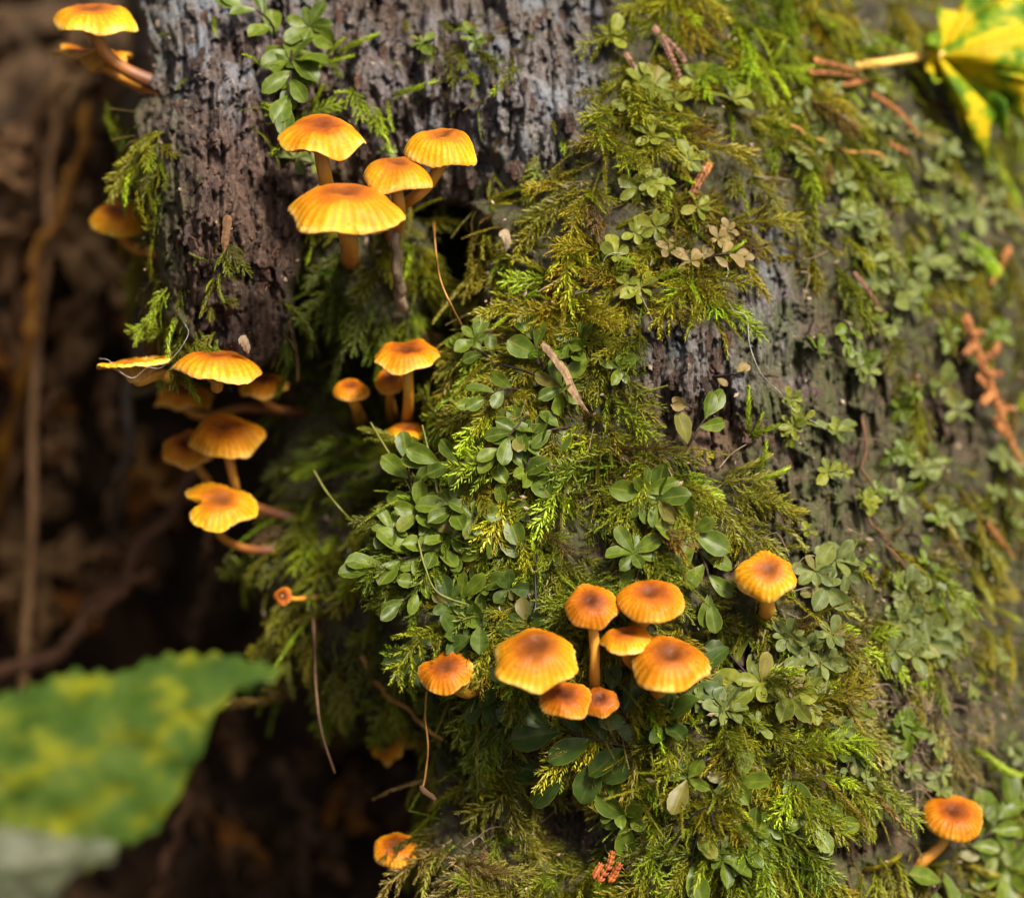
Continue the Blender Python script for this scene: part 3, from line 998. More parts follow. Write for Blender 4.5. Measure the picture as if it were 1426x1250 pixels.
MUSH = [
    # upper bright cluster under the bark edge
    ('bright yellow-orange mushroom with flat brown-centred cap, highest of the four clustered below the bark', (387, 509, 158, 223), -9, [(456, 262, -4), on(470, 305)], dict(dome=.42, roll=3, tone=.05, sr=11, seed=1, notch=((-38, 10, .05),))),
    ('domed orange mushroom with curved stalk, beside the grey weathered wood', (562, 665, 176, 236), -11, [(592, 262, -9), (566, 282, -5), on(540, 300)], dict(dome=.60, roll=2, tone=.12, sr=9, seed=2)),
    ('small brown-orange dome wedged between the largest yellow cap and the domed orange one', (504, 603, 217, 271), -15, [(556, 300, -9), on(548, 330)], dict(dome=.50, roll=5, tone=.42, sr=10, seed=3)),
    ('largest bright yellow-orange umbrella cap with pale striped skirt and torn right edge', (403, 561, 253, 330), -22, [(487, 340, -19), (487, 356, -10), on(488, 362, 3)], dict(dome=.46, roll=3, tone=.08, sr=12.5, seed=4, notch=((18, 5, .05),), stalk_t=(.2, .9))),
    # top-left corner
    ('wide orange cap with long curved brown stalk, growing out over the dark hollow', (74, 193, 2, 55), 12, [(150, 78, 14), (180, 100, 16), on(222, 118, 4)], dict(dome=.36, roll=0, tone=.1, sr=10, seed=5, stalk_t=(.3, 1.1))),
    ('wavy brownish cap tucked below the wide orange cap over the hollow', (78, 181, 48, 84), 24, [(140, 92, 26), (178, 112, 26), on(225, 135, 4)], dict(dome=.14, roll=6, e=9, tone=.5, sr=8, seed=6, wavy=.06, dish=.12)),
    ('blurred orange cap with a bitten notch, beside the mossy left edge of the bark', (124, 204, 278, 333), 34, [(188, 345, 36), on(236, 352, 6)], dict(dome=.45, roll=8, tone=.35, sr=9, seed=7, notch=((188, 12, .16),))),
    # below the bark lobe
    ('pale-edged funnel mushroom showing its gills, jutting out below the mossy bark lobe', (136, 246, 474, 512), 2, [(222, 520, 4), (238, 522, 8), on(262, 486, 8)], dict(dome=.14, roll=-5, e=7, tone=.0, sr=9, seed=58, wavy=.022, dish=.30)),
    ('broad frilled yellow cap pressed up under the tip of the bark lobe', (244, 363, 486, 532), -3, [(302, 536, 1), on(306, 492, 10)], dict(dome=.38, roll=5, tone=.05, sr=9, seed=9, wavy=.03)),
    ('blurred orange cap hanging in the dark behind the frilled yellow cap', (216, 298, 531, 572), 46, [(285, 580, 48), (340, 568, 52), (400, 575, 56), on(440, 580, 3)], dict(dome=.40, tone=.2, sr=6.5, stalk_t=(.1, 1.25), seed=10)),
    ('small dim yellow cap with hooked stalk, just right of the bark lobe tip', (333, 402, 519, 554), 28, [(372, 560, 30), (392, 571, 34), on(432, 572, 3)], dict(dome=.40, tone=.3, sr=6.5, stalk_t=(.1, 1.25), seed=11)),
    ('upright orange cap on a straight stalk in the dark hollow, overlapping a smaller neighbour', (265, 367, 577, 639), 22, [(325, 665, 24), (334, 694, 29), (372, 712, 36), on(412, 722, 3)], dict(dome=.40, tone=.25, sr=7.5, stalk_t=(.1, 1.25), seed=12)),
    ('smaller orange cap half hidden behind the upright orange cap in the hollow', (226, 301, 599, 651), 33, [(284, 662, 35), (302, 682, 39), (350, 712, 44), on(408, 730, 3)], dict(dome=.42, roll=-4, tone=.3, sr=6.5, stalk_t=(.1, 1.25), seed=13)),
    ('lowest orange cap in the dark hollow, with a deep split and hooked stalk', (256, 353, 672, 737), 17, [(306, 744, 22), (330, 760, 27), (362, 766, 32), on(405, 764, 3)], dict(dome=.30, roll=10, tone=.2, sr=6.5, stalk_t=(.1, 1.25), seed=14, notch=((165, 11, .42),), wavy=.05)),
    # inner pocket
    ('tall slender brown-yellow mushroom standing in the mossy pocket', (521, 613, 472, 518), 4, [(569, 550, 8), (567, 588, 20), on(570, 618, 4)], dict(dome=.32, tone=.45, sr=8.5, seed=15, dish=.05)),
    ('small yellow cap tucked behind the tall slender mushroom in the pocket', (521, 566, 513, 549), 16, [(544, 562, 24), on(548, 590, 4)], dict(dome=.5, tone=.35, sr=7, seed=16)),
    ('small pale yellow cap below hanging moss shoots in the pocket', (463, 514, 528, 560), 14, [(497, 570, 20), on(502, 590, 4)], dict(dome=.45, tone=.2, sr=8, seed=17)),
    ('flat thin yellow cap at the foot of the tall slender mushroom', (537, 597, 589, 613), 12, [(574, 622, 20), on(578, 645, 4)], dict(dome=.30, roll=-2, tone=.3, sr=8, seed=18)),
    # lower cluster
    ('round orange cap with dark centre on a long straight stalk, in the lower cluster', (787, 862, 814, 875), -22, [(828, 900, -20), (828, 945, -17), on(830, 985, 5)], dict(dome=.40, tone=0.55, sr=8, seed=19)),
    ('wide orange cap at the top of the lower cluster, its short stalk bending left', (860, 953, 808, 865), -22, [(890, 872, -18), on(872, 868, 5)], dict(dome=.42, roll=4, tone=0.45, sr=9, seed=20)),
    ('small yellowish striped cap squeezed between three larger caps of the lower cluster', (836, 909, 871, 909), -22, [(874, 916, -17), (884, 926, -13), on(892, 940, 4)], dict(dome=.42, roll=-6, tone=0.3, sr=9, seed=21)),
    ('large round orange cap with a dark dimple, beside the dark green leafy moss', (686, 804, 877, 957), -28, [(756, 958, -20), on(764, 950, 5)], dict(dome=.44, roll=2, tone=0.5, sr=9, seed=22)),
    ('large orange cap flecked with white, beside the bare dark soil', (877, 988, 887, 961), -24, [(918, 964, -17), on(910, 955, 5)], dict(dome=.46, roll=2, tone=0.62, sr=9, seed=23)),
    ('tilted orange cap with a ragged edge and curved stalk, overhung by leafy moss', (584, 662, 908, 964), -14, [(646, 962, -10), (668, 955, -6), on(694, 945, 5)], dict(dome=.34, roll=-14, tone=0.7, sr=11, seed=24, notch=((28, 22, .12),), wavy=.04)),
    ('wavy chestnut-brown cap below the large round orange one', (747, 824, 949, 999), -24, [(790, 992, -16), on(796, 985, 5)], dict(dome=.36, roll=8, tone=.85, sr=8, seed=25, wavy=.05, notch=((150, 26, .12),))),
    ('small chestnut-brown cap at the foot of the long straight stalk', (811, 862, 957, 997), -20, [(838, 992, -14), on(842, 985, 5)], dict(dome=.38, roll=-6, tone=.9, sr=7, seed=26)),
    # singles
    ('lone orange cap with a bitten edge, beside bright green moss shoots', (1025, 1108, 769, 836), -16, [(1069, 845, -12), (1066, 852, -7), on(1064, 850, 4)], dict(dome=.50, roll=3, tone=0.45, sr=11, seed=27, notch=((-12, 13, .16),))),
    ('lone orange cap on a slanting stalk above large green leaves', (1283, 1370, 1109, 1167), 8, [(1310, 1176, 9), (1288, 1196, 9), on(1262, 1216, 4)], dict(dome=.40, roll=6, tone=0.35, sr=8.5, seed=28)),
    ('blurred lone orange cap with dark centre at the foot of the dark hollow', (519, 583, 1161, 1206), 4, [(584, 1186, 6), (605, 1192, 9), on(636, 1196, 4)], dict(dome=.44, tone=.35, sr=7, seed=129, wavy=.012)),
    ('dim ochre fan-shaped mushroom turned sideways below the moss curtain', (512, 572, 990, 1057), 34, [(580, 1035, 34), (600, 1040, 30), on(640, 1045, 4)], dict(dome=.25, roll=-70, e=48, tone=.3, sr=8, seed=30, wavy=.06)),
    ('tiny brown cup mushroom on a thin sideways stalk in the moss', (381, 408, 820, 842), 14, [(412, 834, 18), (430, 832, 24), on(446, 832, 3)], dict(dome=.30, roll=-30, e=62, tone=1.0, sr=4, seed=31)),
]
for lab, box, d, stem, kw in MUSH:
    mushroom(lab, box, d, stem, **kw)

# ------------------------------------------------------------------ broad-leaved moss sprigs
def leaf_colour(dark, mid, rim, brownish=0.0):
    def fn(T):
        lx = T.attr('lx').outputs['Fac']; ly = T.attr('ly').outputs['Fac']      # along, and distance from the midrib
        info = T.n('ShaderNodeObjectInfo')
        n = T.noise(3.5, 4, .6, vec=T.coord())
        c = T.mix(T.ramp(n, [(.3, (0,) * 3), (.7, (1,) * 3)]), dark, mid)
        c = T.mix(1.0, c, T.ramp(info.outputs['Random'], [(0, (.62, .66, .7)), (.5, (1, 1, 1)), (1, (1.3, 1.22, .95))]), 'MULTIPLY')
        c = T.mix(T.ramp(info.outputs['Random'], [(.95, (0,) * 3), (.97, (.65,) * 3)]), c, (.13, .09, .03))
        hole = T.ramp(T.noise(7, 2, .5, vec=T.coord()), [(.70, (0,) * 3), (.74, (.8,) * 3)])
        c = T.mix(hole, c, (.09, .05, .02))
        c = T.mix(T.ramp(ly, [(.0, (.55,) * 3), (.12, (0,) * 3)]), c, rim)
        c = T.mix(T.ramp(ly, [(.90, (0,) * 3), (.97, (.7,) * 3)]), c, rim)
        if brownish:
            c = T.mix(T.math('MULTIPLY', T.ramp(lx, [(.45, (0,) * 3), (1, (1,) * 3)]), brownish), c, (.30, .19, .10))
        return c
    return fn


M_LEAF = [leafy('leafy_moss_green', leaf_colour((.040, .070, .006), (.095, .135, .012), (.20, .20, .03)), .25, .42, .22),
          leafy('leafy_moss_deep_green', leaf_colour((.020, .040, .006), (.050, .080, .012), (.10, .115, .02)), .18, .42, .2),
          leafy('leafy_moss_grey_green', leaf_colour((.065, .088, .018), (.13, .155, .04), (.19, .19, .06)), .25, .5, .2),
          leafy('leafy_moss_dry', leaf_colour((.11, .095, .028), (.19, .15, .055), (.11, .065, .03), .5), .28, .55, .2),
          leafy('leafy_moss_yellow_green', leaf_colour((.085, .105, .010), (.16, .18, .022), (.22, .21, .04)), .28, .48, .2)]
M_STEM = simple_mat('dark_moss_stem', (.02, .012, .01), (.06, .03, .02), 900, .5)


def leaf_mesh(seed, aspect=.56):
    r = np.random.default_rng(seed)
    nx, ny = 7, 5
    xs = np.array([0, .12, .32, .54, .75, .92, 1.0])
    wd = np.array([.10, .30, .68, .96, .98, .68, .22]) * aspect / 2 * r.uniform(.9, 1.1)
    cup = r.uniform(.1, .5); bend = r.uniform(-.05, .6); tw = r.normal(0, .25)
    V = []; lx = []; ly = []
    for x, w_ in zip(xs, wd):
        for k in range(ny):
            s = (k / (ny - 1) - .5) * 2
            y = s * w_
            z = cup * abs(s) ** 1.4 * w_ * 1.0 - bend * x * x * .5 + tw * x * y + .03 * math.sin(x * 9 + s * 2 + seed)
            V.append((x + .02 * (1 - s * s) * (x > .9), y, z)); lx.append(x); ly.append(abs(s))
    Q = [[i * ny + k, (i + 1) * ny + k, (i + 1) * ny + k + 1, i * ny + k + 1] for i in range(nx - 1) for k in range(ny - 1)]
    return mesh_from('leaf', V, np.array(Q), True, {'lx': ('FLOAT', lx), 'ly': ('FLOAT', ly)})


LEAFM = []
for mk in range(len(M_LEAF)):
    row = []
    for k in range(6):
        me = leaf_mesh(300 + k, .5 + .06 * (k % 3))
        me.materials.append(M_LEAF[mk])
        row.append(me)
    LEAFM.append(row)


def put_leaf(root, name, me, p, X, Z, size):
    X = X / np.linalg.norm(X); Y = np.cross(Z, X); Y /= np.linalg.norm(Y) + 1e-12; Z = np.cross(X, Y)
    o = bpy.data.objects.new(name, me)
    C.objects.link(o)
    o.parent = root
    M = Matrix(((X[0], Y[0], Z[0], 0), (X[1], Y[1], Z[1], 0), (X[2], Y[2], Z[2], 0), (0, 0, 0, 1)))
    o.matrix_local = Matrix.Translation(Vector(p - np.array(root.location))) @ M @ Matrix.Scale(size, 4)
    return o


def sprig(u, v, ll, mk, label, group, seed, spray=None, nleaf=None, lift=2.5):
    """ll: leaf length in photo pixels; spray: direction in degrees in the picture plane, or None for a rosette"""
    r = np.random.default_rng(seed)
    p, n, d = surf(u, v)
    p, n, d = p[0], n[0], float(d[0])
    L = ll * r.uniform(.82, 1.35) * pxm(d)
    face = n * .55 - FWD * .75 + UPV * .35 + r.normal(0, .33, 3)
    face /= np.linalg.norm(face)
    root = empty('leafy_moss_sprig', p - n * .001, label, 'moss sprig', group)
    c = p + n * lift * MM
    a0 = np.cross(face, UPV); a0 /= np.linalg.norm(a0)
    b0 = np.cross(face, a0)
    if b0.dot(UPV) < 0:
        b0 = -b0
    if a0.dot(RIGHT) < 0:
        a0 = -a0
    me = LEAFM[mk]
    if spray is None:
        path = spline([p - n * .002, p + n * lift * .4 * MM, c], 5)
        V, fl, t = tube(path, .22 * MM, 5)
        obj('stem', mesh_from('stem', local(root, V), fl), M_STEM, root)
        k = nleaf or r.integers(5, 8)
        ph = r.uniform(0, 6.28)
        for i in range(k):
            a = ph + 2 * np.pi * (i + r.uniform(-.2, .2)) / k
            dr = a0 * math.cos(a) + b0 * math.sin(a)
            el = r.uniform(.05, .5) if i % 2 else r.uniform(.25, .75)
            X = dr + face * el
            put_leaf(root, 'leaf', me[r.integers(0, 6)], c + dr * L * .04, X, face + r.normal(0, .28, 3), L * r.uniform(.6, 1.2) * (1 if i % 2 else .85))
    else:
        a = math.radians(spray)
        dr = RIGHT * math.cos(a) + UPV * math.sin(a)
        dr = dr - n * dr.dot(n); dr /= np.linalg.norm(dr)
        k = nleaf or 8
        ln = L * (.42 * k * .5 + .5)
        path = spline([p - n * .002, p + n * lift * .6 * MM + dr * ln * .15, c + dr * ln * .55 + n * .001, c + dr * ln - UPV * ln * .06], 14)
        V, fl, t = tube(path, np.linspace(.3, .16, 14) * MM, 6)
        obj('stem', mesh_from('stem', local(root, V), fl), M_STEM, root)
        pr = np.cross(face, dr); pr /= np.linalg.norm(pr)
        for i in range(k):
            f = .12 + .86 * i / max(1, k - 1)
            q = path[int(f * 13)]
            s = 1 if i % 2 else -1
            spread = 1.05 * (1 - .75 * f ** 3)
            X = dr * (.45 + .6 * f) + pr * s * spread + face * r.uniform(.0, .4)
            put_leaf(root, 'leaf', me[r.integers(0, 6)], q, X, face + r.normal(0, .2, 3), L * r.uniform(.8, 1.1))
        put_leaf(root, 'leaf', me[0], path[-1], dr + face * .15, face, L * .95)
    return root


def FLANK(lab, mk, ll, ua, ub, va, vb, n, seed):
    r = np.random.default_rng(seed)
    out = []
    while len(out) < n:
        u, v = r.uniform(ua, ub), r.uniform(va, vb)
        if vn(u / 60, v / 60, 19) > .42:
            out.append((u, v) if r.random() < .7 else (u, v, r.uniform(180, 360), int(r.integers(3, 6))))
    return (lab, mk, ll, out)


# (label, group, material, leaf length, places); a place is (u, v[, spray angle, leaves])
SPRIGS = [
    ('big glossy green leafy moss sprig growing on bark above the bright mushroom cluster', 0, 47, [(405, 62, -100, 7), (398, 92), (428, 48), (385, 45, 160, 5), (402, 118)]),
    ('small round-leaved sprig peeping out below the highest cap of the upper cluster', 2, 30, [(398, 225), (425, 232)]),
    ('tiny green seedling-like moss sprig between the upper caps', 2, 15, [(535, 208), (546, 210)]),
    ('green leafy moss sprig amid feathery moss above the large leafy cushion', 0, 37, [(700, 508, 150, 7), (672, 482), (730, 545, 200, 6), (768, 540, 110, 6), (740, 575, 230, 7), (725, 605), (800, 595, 190, 5), (700, 648, 175, 7), (735, 655), (690, 640), (785, 548)]),
    ('green leafy moss sprig beside the loose brown wood splinter', 0, 30, [(812, 472), (795, 478), (865, 517), (800, 498)]),
    ('glossy green leafy sprig of the dense leafy cushion above the tilted mushroom', 0, 40, [(590, 715, 110, 5), (556, 742), (600, 735), (592, 715), (640, 712), (672, 722), (630, 745), (715, 712), (722, 690, 70, 5), (600, 765, 190, 5), (605, 760), (592, 795, 215, 5), (655, 805, 160, 7), (680, 822), (650, 840), (640, 770), (695, 735), (585, 780)]),
    ('deep green drooping leafy sprig between the leafy cushion and the large round cap', 1, 36, [(625, 850), (660, 868), (700, 850, 240, 6), (715, 822), (630, 885, 200, 5), (585, 912), (690, 885, 260, 6), (668, 905), (640, 885), (735, 868), (620, 905, 250, 5), (668, 950), (690, 962)]),
    ('green leafy moss sprig in olive moss right of the leafy cushion', 0, 42, [(895, 690), (912, 700), (898, 742, 260, 6), (884, 772), (952, 742), (965, 758, 280, 5), (950, 635, 60, 4)]),
    ('dark branching leafy sprig hanging below the chestnut-brown caps', 1, 50, [(905, 1045, 165, 9), (880, 1012, 120, 6), (925, 1010), (935, 1000, 60, 5), (850, 1050, 200, 5)]),
    ('grey-green leafy sprig on bare soil below the large white-flecked cap', 2, 30, [(985, 972), (1005, 998), (1000, 1008), (1045, 1010), (990, 985)]),
    ('pale green leafy sprig beside the curled brown leaf scrap', 4, 42, [(1060, 955), (1048, 948, 130, 6), (1085, 968), (1105, 975)]),
    ('pale green leafy sprig right of the lone bitten cap', 2, 30, [(1128, 800), (1150, 782), (1165, 800), (1140, 820), (1098, 888), (1120, 902), (1148, 885), (1160, 905), (1105, 915), (1135, 915)]),
    ('green leafy sprig low on the stump below the bare soil patch', 0, 42, [(872, 1120), (885, 1135), (1015, 1080), (1022, 1092), (1040, 1160), (1060, 1150), (1025, 1180), (1118, 1140), (1145, 1150), (975, 1150, 260, 5), (1000, 1190), (960, 1080)]),
    ('small green leafy sprig near the roots low on the right flank', 0, 26, [(1190, 1000), (1240, 1005), (1252, 1018), (1175, 1050)]),
    ('whitish-green leafy sprig on the shaded right flank above the roots', 2, 30, [(1240, 868), (1262, 855), (1232, 905), (1262, 918), (1300, 880), (1318, 862), (1275, 895), (1290, 910), (1252, 830)]),
    ('blurred grey-green leafy sprig high on the right flank', 2, 27, [(1100, 225), (1130, 205), (1160, 260), (1150, 325), (1182, 310), (1212, 322), (1240, 405), (1210, 395), (1232, 455), (1215, 465), (1255, 425), (1300, 215), (1285, 250), (1335, 215), (1325, 265), (1305, 295), (1345, 300), (1270, 190), (1200, 365), (1275, 370), (1310, 380), (1180, 512), (1195, 520), (1350, 360)]),
    ('blurred pale leafy sprig half way down the right flank', 2, 25, [(1282, 640), (1300, 655), (1270, 660), (1325, 730), (1345, 760), (1310, 715), (1370, 690), (1385, 640), (1300, 540), (1320, 575), (1360, 780), (1240, 690), (1150, 605)]),
    ('tiny round-leaved green sprig on the dark algae-stained wood', 4, 18, [(1085, 555), (1083, 570), (1108, 592), (1098, 598), (1112, 585), (1150, 605), (1160, 660), (1188, 700), (1192, 705), (1083, 610), (1140, 660), (1120, 745)]),
    ('dry straw-coloured leafy sprig on olive moss beside the pale thread', 3, 23, [(930, 355), (962, 372), (990, 342), (1005, 330), (975, 365, 10, 6)]),
    ('yellow-green leafy sprig on the upper moss near dry straw-coloured leaves', 4, 24, [(885, 262), (900, 255), (905, 322), (880, 330), (870, 402), (890, 410), (855, 360), (965, 300)]),
    ('blurred green leafy sprig in the moss beside the fallen pink-brown cedar twig', 4, 28, [(850, 62), (885, 125), (905, 128), (950, 225), (870, 160), (935, 150), (905, 200), (960, 120), (1010, 150)]),
    ('large green leafy sprig below the lone slanting mushroom', 0, 52, [(1330, 1185, 20, 7), (1365, 1170, 30, 6), (1310, 1205, 200, 5), (1385, 1205), (1350, 1225, -30, 6)]),
    ('small leafy sprig under moss at the upper bark', 0, 20, [(655, 55), (665, 68), (590, 70)]),
    FLANK('tiny pale leafy sprig scattered over the high shaded slope of the right flank', 2, 20, 1110, 1420, 60, 420, 34, 1),
    FLANK('tiny green leafy sprig dotted over the middle of the right flank', 0, 19, 1130, 1420, 430, 820, 26, 2),
    FLANK('tiny whitish leafy sprig dotted near the foot of the right flank', 2, 20, 1150, 1420, 830, 1180, 26, 3),
    ('pale dried leafy sprig stuck on the bare grey wood', 3, 24, [(1000, 525, 20, 2), (962, 562, 150, 2)]),
]
sn = 0
NUM = ['no', 'one', 'two', 'three', 'four', 'five', 'six', 'seven', 'eight', 'nine', 'ten', 'eleven', 'twelve']
made = {}
for lab, mk, ll, places in SPRIGS:
    grp = None
    if len(places) > 1:
        grp = 'leafy sprigs: ' + ' '.join(lab.split()[-6:])
    for pl in places:
        sn += 1
        sp = pl[2] if len(pl) > 2 else None
        nl = pl[3] if len(pl) > 3 else None
        o = sprig(pl[0], pl[1], ll, mk, lab, None, 1000 + sn, sp, nl)
        k = sum(1 for c_ in o.children if c_.name.startswith('leaf'))
        o['label'] = ('%s-leaved %s: ' % (NUM[k], 'rosette' if sp is None else 'spray')) + lab
        made.setdefault(o['label'], []).append(o)
for lab, os_ in made.items():
    if len(os_) > 1:
        for o in os_:
            o['group'] = lab.split(':')[0] + 's: ' + ' '.join(lab.split()[-5:])

# ------------------------------------------------------------------ single moss shoots that stand out
frond_me = {}


def frond_mesh(kind, mat):
    key = (kind, mat.name)
    if key not in frond_me:
        me = proto_me[kind].copy()
        me.materials.clear()
        me.materials.append(mat)
        frond_me[key] = me
    return frond_me[key]


def frond(u, v, ang, length, label, group, mat, kind, lean=.45, z=1.0):
    p, n, d = surf(u, v, z)
    p, n, d = p[0], n[0], float(d[0])
    a = math.radians(ang)
    dr = RIGHT * math.cos(a) + UPV * math.sin(a)
    dr = dr - n * dr.dot(n) * .8
    X = dr / np.linalg.norm(dr) + n * lean
    nat = {0: 13, 1: 13.6, 2: 14.2, 3: 14.8, 4: 15.4, 5: 16}.get(kind, 7 + kind - NF)
    root_o = put_frond(p, X, n - FWD * .6 + UPV * .3, length * pxm(d) / (nat * MM), frond_mesh(kind, mat))
    tag(root_o, label, 'moss shoot', group)


def put_frond(p, X, Z, s, me):
    X = X / np.linalg.norm(X); Y = np.cross(Z, X); Y /= np.linalg.norm(Y); Z = np.cross(X, Y)
    o = bpy.data.objects.new('moss_shoot', me)
    C.objects.link(o)
    o.matrix_world = Matrix.Translation(Vector(p)) @ Matrix(((X[0], Y[0], Z[0], 0), (X[1], Y[1], Z[1], 0), (X[2], Y[2], Z[2], 0), (0, 0, 0, 1))) @ Matrix.Scale(s, 4)
    return o


FR = [
    ('bright green moss shoot fanning out beside the highest cap of the upper cluster', M_FROND, [(400, 178, 170, 60, 0), (398, 190, 200, 55, 6), (395, 170, 150, 50, 7), (420, 165, 30, 60, 1), (432, 150, 70, 35, 6)]),
    ('bright green moss shoot on the bark between the upper caps', M_FROND, [(490, 122, -60, 60, 1), (505, 140, -40, 60, 0), (545, 132, 5, 62, 8), (525, 150, -75, 60, 6), (500, 130, 175, 30, 6), (540, 140, -100, 40, 7)]),
    ('bright green moss shoot creeping over the bark beside the big leafy sprig', M_FROND, [(440, 95, 0, 50, 7), (470, 78, 10, 60, 8), (360, 95, 170, 30, 6), (450, 85, 40, 40, 6), (302, 30, -90, 40, 7)]),
    ('bright lime moss shoot amid olive moss beside the dry straw-coloured sprigs', M_FROND, [(835, 395, 80, 45, 0), (850, 390, 40, 50, 1), (820, 380, 120, 30, 7), (1000, 360, 20, 40, 7), (910, 395, 10, 45, 6), (975, 400, -50, 30, 6)]),
    ('lime-green moss shoot climbing up the dark wood above the lone bitten cap', M_FROND, [(1045, 605, 92, 62, 9), (1046, 610, 15, 45, 6), (1046, 615, 50, 40, 7), (1050, 660, 60, 45, 7), (1050, 670, 10, 50, 8), (1055, 690, -15, 60, 9)]),
    ('yellow-green moss plume arching beside the lone bitten cap', M_FROND2, [(1000, 660, 25, 75, 9), (990, 675, 5, 95, 2), (1010, 690, -20, 95, 3), (980, 690, -60, 80, 1), (1005, 715, -45, 100, 4), (1060, 700, -10, 60, 9), (1070, 730, -20, 65, 9), (960, 700, -110, 70, 2), (1030, 745, -60, 70, 5), (1085, 760, -10, 55, 8)]),
    ('thin moss shoot hanging freely below the tilted mushroom', M_FROND2, [(678, 985, -82, 105, 9), (690, 975, -70, 60, 8), (660, 985, -110, 70, 8)]),
    ('drooping green moss shoot hanging below the mushrooms of the upper cluster', M_FROND3, [(470, 400, -120, 80, 0), (500, 420, -95, 80, 1), (530, 430, -80, 80, 2), (460, 430, -100, 70, 3), (560, 440, -60, 60, 4), (440, 420, -140, 70, 5), (480, 470, -100, 80, 9), (515, 480, -85, 80, 9), (455, 490, -110, 70, 8)]),
    ('green moss shoot spilling over the frilled yellow cap under the bark lobe', M_FROND, [(248, 468, -125, 75, 0), (262, 478, -105, 70, 7), (280, 486, -80, 55, 8), (238, 455, -150, 60, 1), (292, 480, -60, 45, 7), (232, 430, -140, 65, 2), (240, 400, -120, 60, 3), (250, 440, -100, 60, 9)]),
    ('bright blurred moss shoot high on the mossy slope beside the orange cedar twig', M_FROND, [(1070, 95, -20, 60, 0), (1060, 100, 40, 50, 7), (1085, 110, 10, 55, 8), (1030, 150, 60, 45, 7), (1040, 100, -60, 60, 1)]),
    ('pale tipped moss shoot hanging from the moss curtain over the dark hollow', M_FROND2, [(480, 940, -95, 75, 9), (470, 920, -80, 80, 1), (405, 900, -90, 70, 9), (430, 930, -85, 60, 8), (495, 930, -100, 70, 2)]),
    ('lime-green moss shoot beside the tan roots low on the right flank', M_FROND, [(1350, 1040, -40, 60, 8), (1370, 1060, -30, 60, 7), (1380, 1080, -50, 50, 9), (1200, 890, 20, 50, 0), (1215, 910, -30, 60, 1)]),
    ('golden-brown moss plume on the ridge of grey wood', M_FROND2, [(1040, 250, -70, 70, 3), (1060, 280, -80, 70, 2), (1080, 290, -60, 60, 1), (1020, 235, -100, 60, 0), (880, 190, -30, 80, 9), (850, 205, -45, 80, 4), (860, 175, -10, 80, 9)]),
]
for lab, mat, pl in FR:
    for (u, v, a, ln, k) in pl:
        lb = ('branched ' if k < NF else 'unbranched ') + lab
        frond(u, v, a, ln, lb, lb.split()[0] + ' moss shoots: ' + ' '.join(lab.split()[-5:]), mat, k)
# STAGE3
# ------------------------------------------------------------------ loose bark flakes on the stump
def flake_mat():
    m, nt, b, out = new_mat('bark_flake')
    T = NT(nt)
    info = T.n('ShaderNodeObjectInfo')
    v = T.coord((1, .25, 1))
    g = T.noise(6, 5, .7, vec=v)
    c = T.ramp(g, [(.3, (.02, .012, .008)), (.5, (.09, .052, .034)), (.7, (.19, .12, .08))])
    tint = T.ramp(info.outputs['Random'], [(0, (.5, .45, .42)), (.4, (1, .95, .9)), (.7, (1.25, 1.25, 1.3)), (.9, (1.5, 1.1, .8)), (1, (1.9, 1.4, .95))])
    T.l(T.mix(1.0, c, tint, 'MULTIPLY'), b.inputs['Base Color'])
    b.inputs['Roughness'].default_value = .65
    T.bump(g, .8, .08, b)
    return m


M_FLAKE = flake_mat()


def flake_mesh(seed):
    """thin splintered slab, unit length along y"""
    r = np.random.default_rng(seed)
    n = 9
    wd = r.uniform(.3, .5)
    ys = np.linspace(-.5, .5, n)
    l = -wd / 2 * (1 + r.normal(0, .22, n)); rr_ = wd / 2 * (1 + r.normal(0, .22, n))
    l[0] *= .5; rr_[0] *= .6; l[-1] *= .3; rr_[-1] *= .4
    z = .06 * r.normal(0, 1, n).cumsum() * .3
    th = r.uniform(.07, .14)
    V = []
    for k in range(n):
        V += [(l[k], ys[k], z[k]), (rr_[k], ys[k] + r.normal(0, .03), z[k] + r.normal(0, .03)), (rr_[k], ys[k], z[k] - th), (l[k], ys[k], z[k] - th)]
    Fq = []
    for k in range(n - 1):
        a = k * 4; b_ = a + 4
        for s in range(4):
            Fq.append([a + s, a + (s + 1) % 4, b_ + (s + 1) % 4, b_ + s])
    Fq += [[3, 2, 1, 0], [n * 4 - 4, n * 4 - 3, n * 4 - 2, n * 4 - 1]]
    return mesh_from('bark_flake', V, [list(map(int, f)) for f in Fq], False)


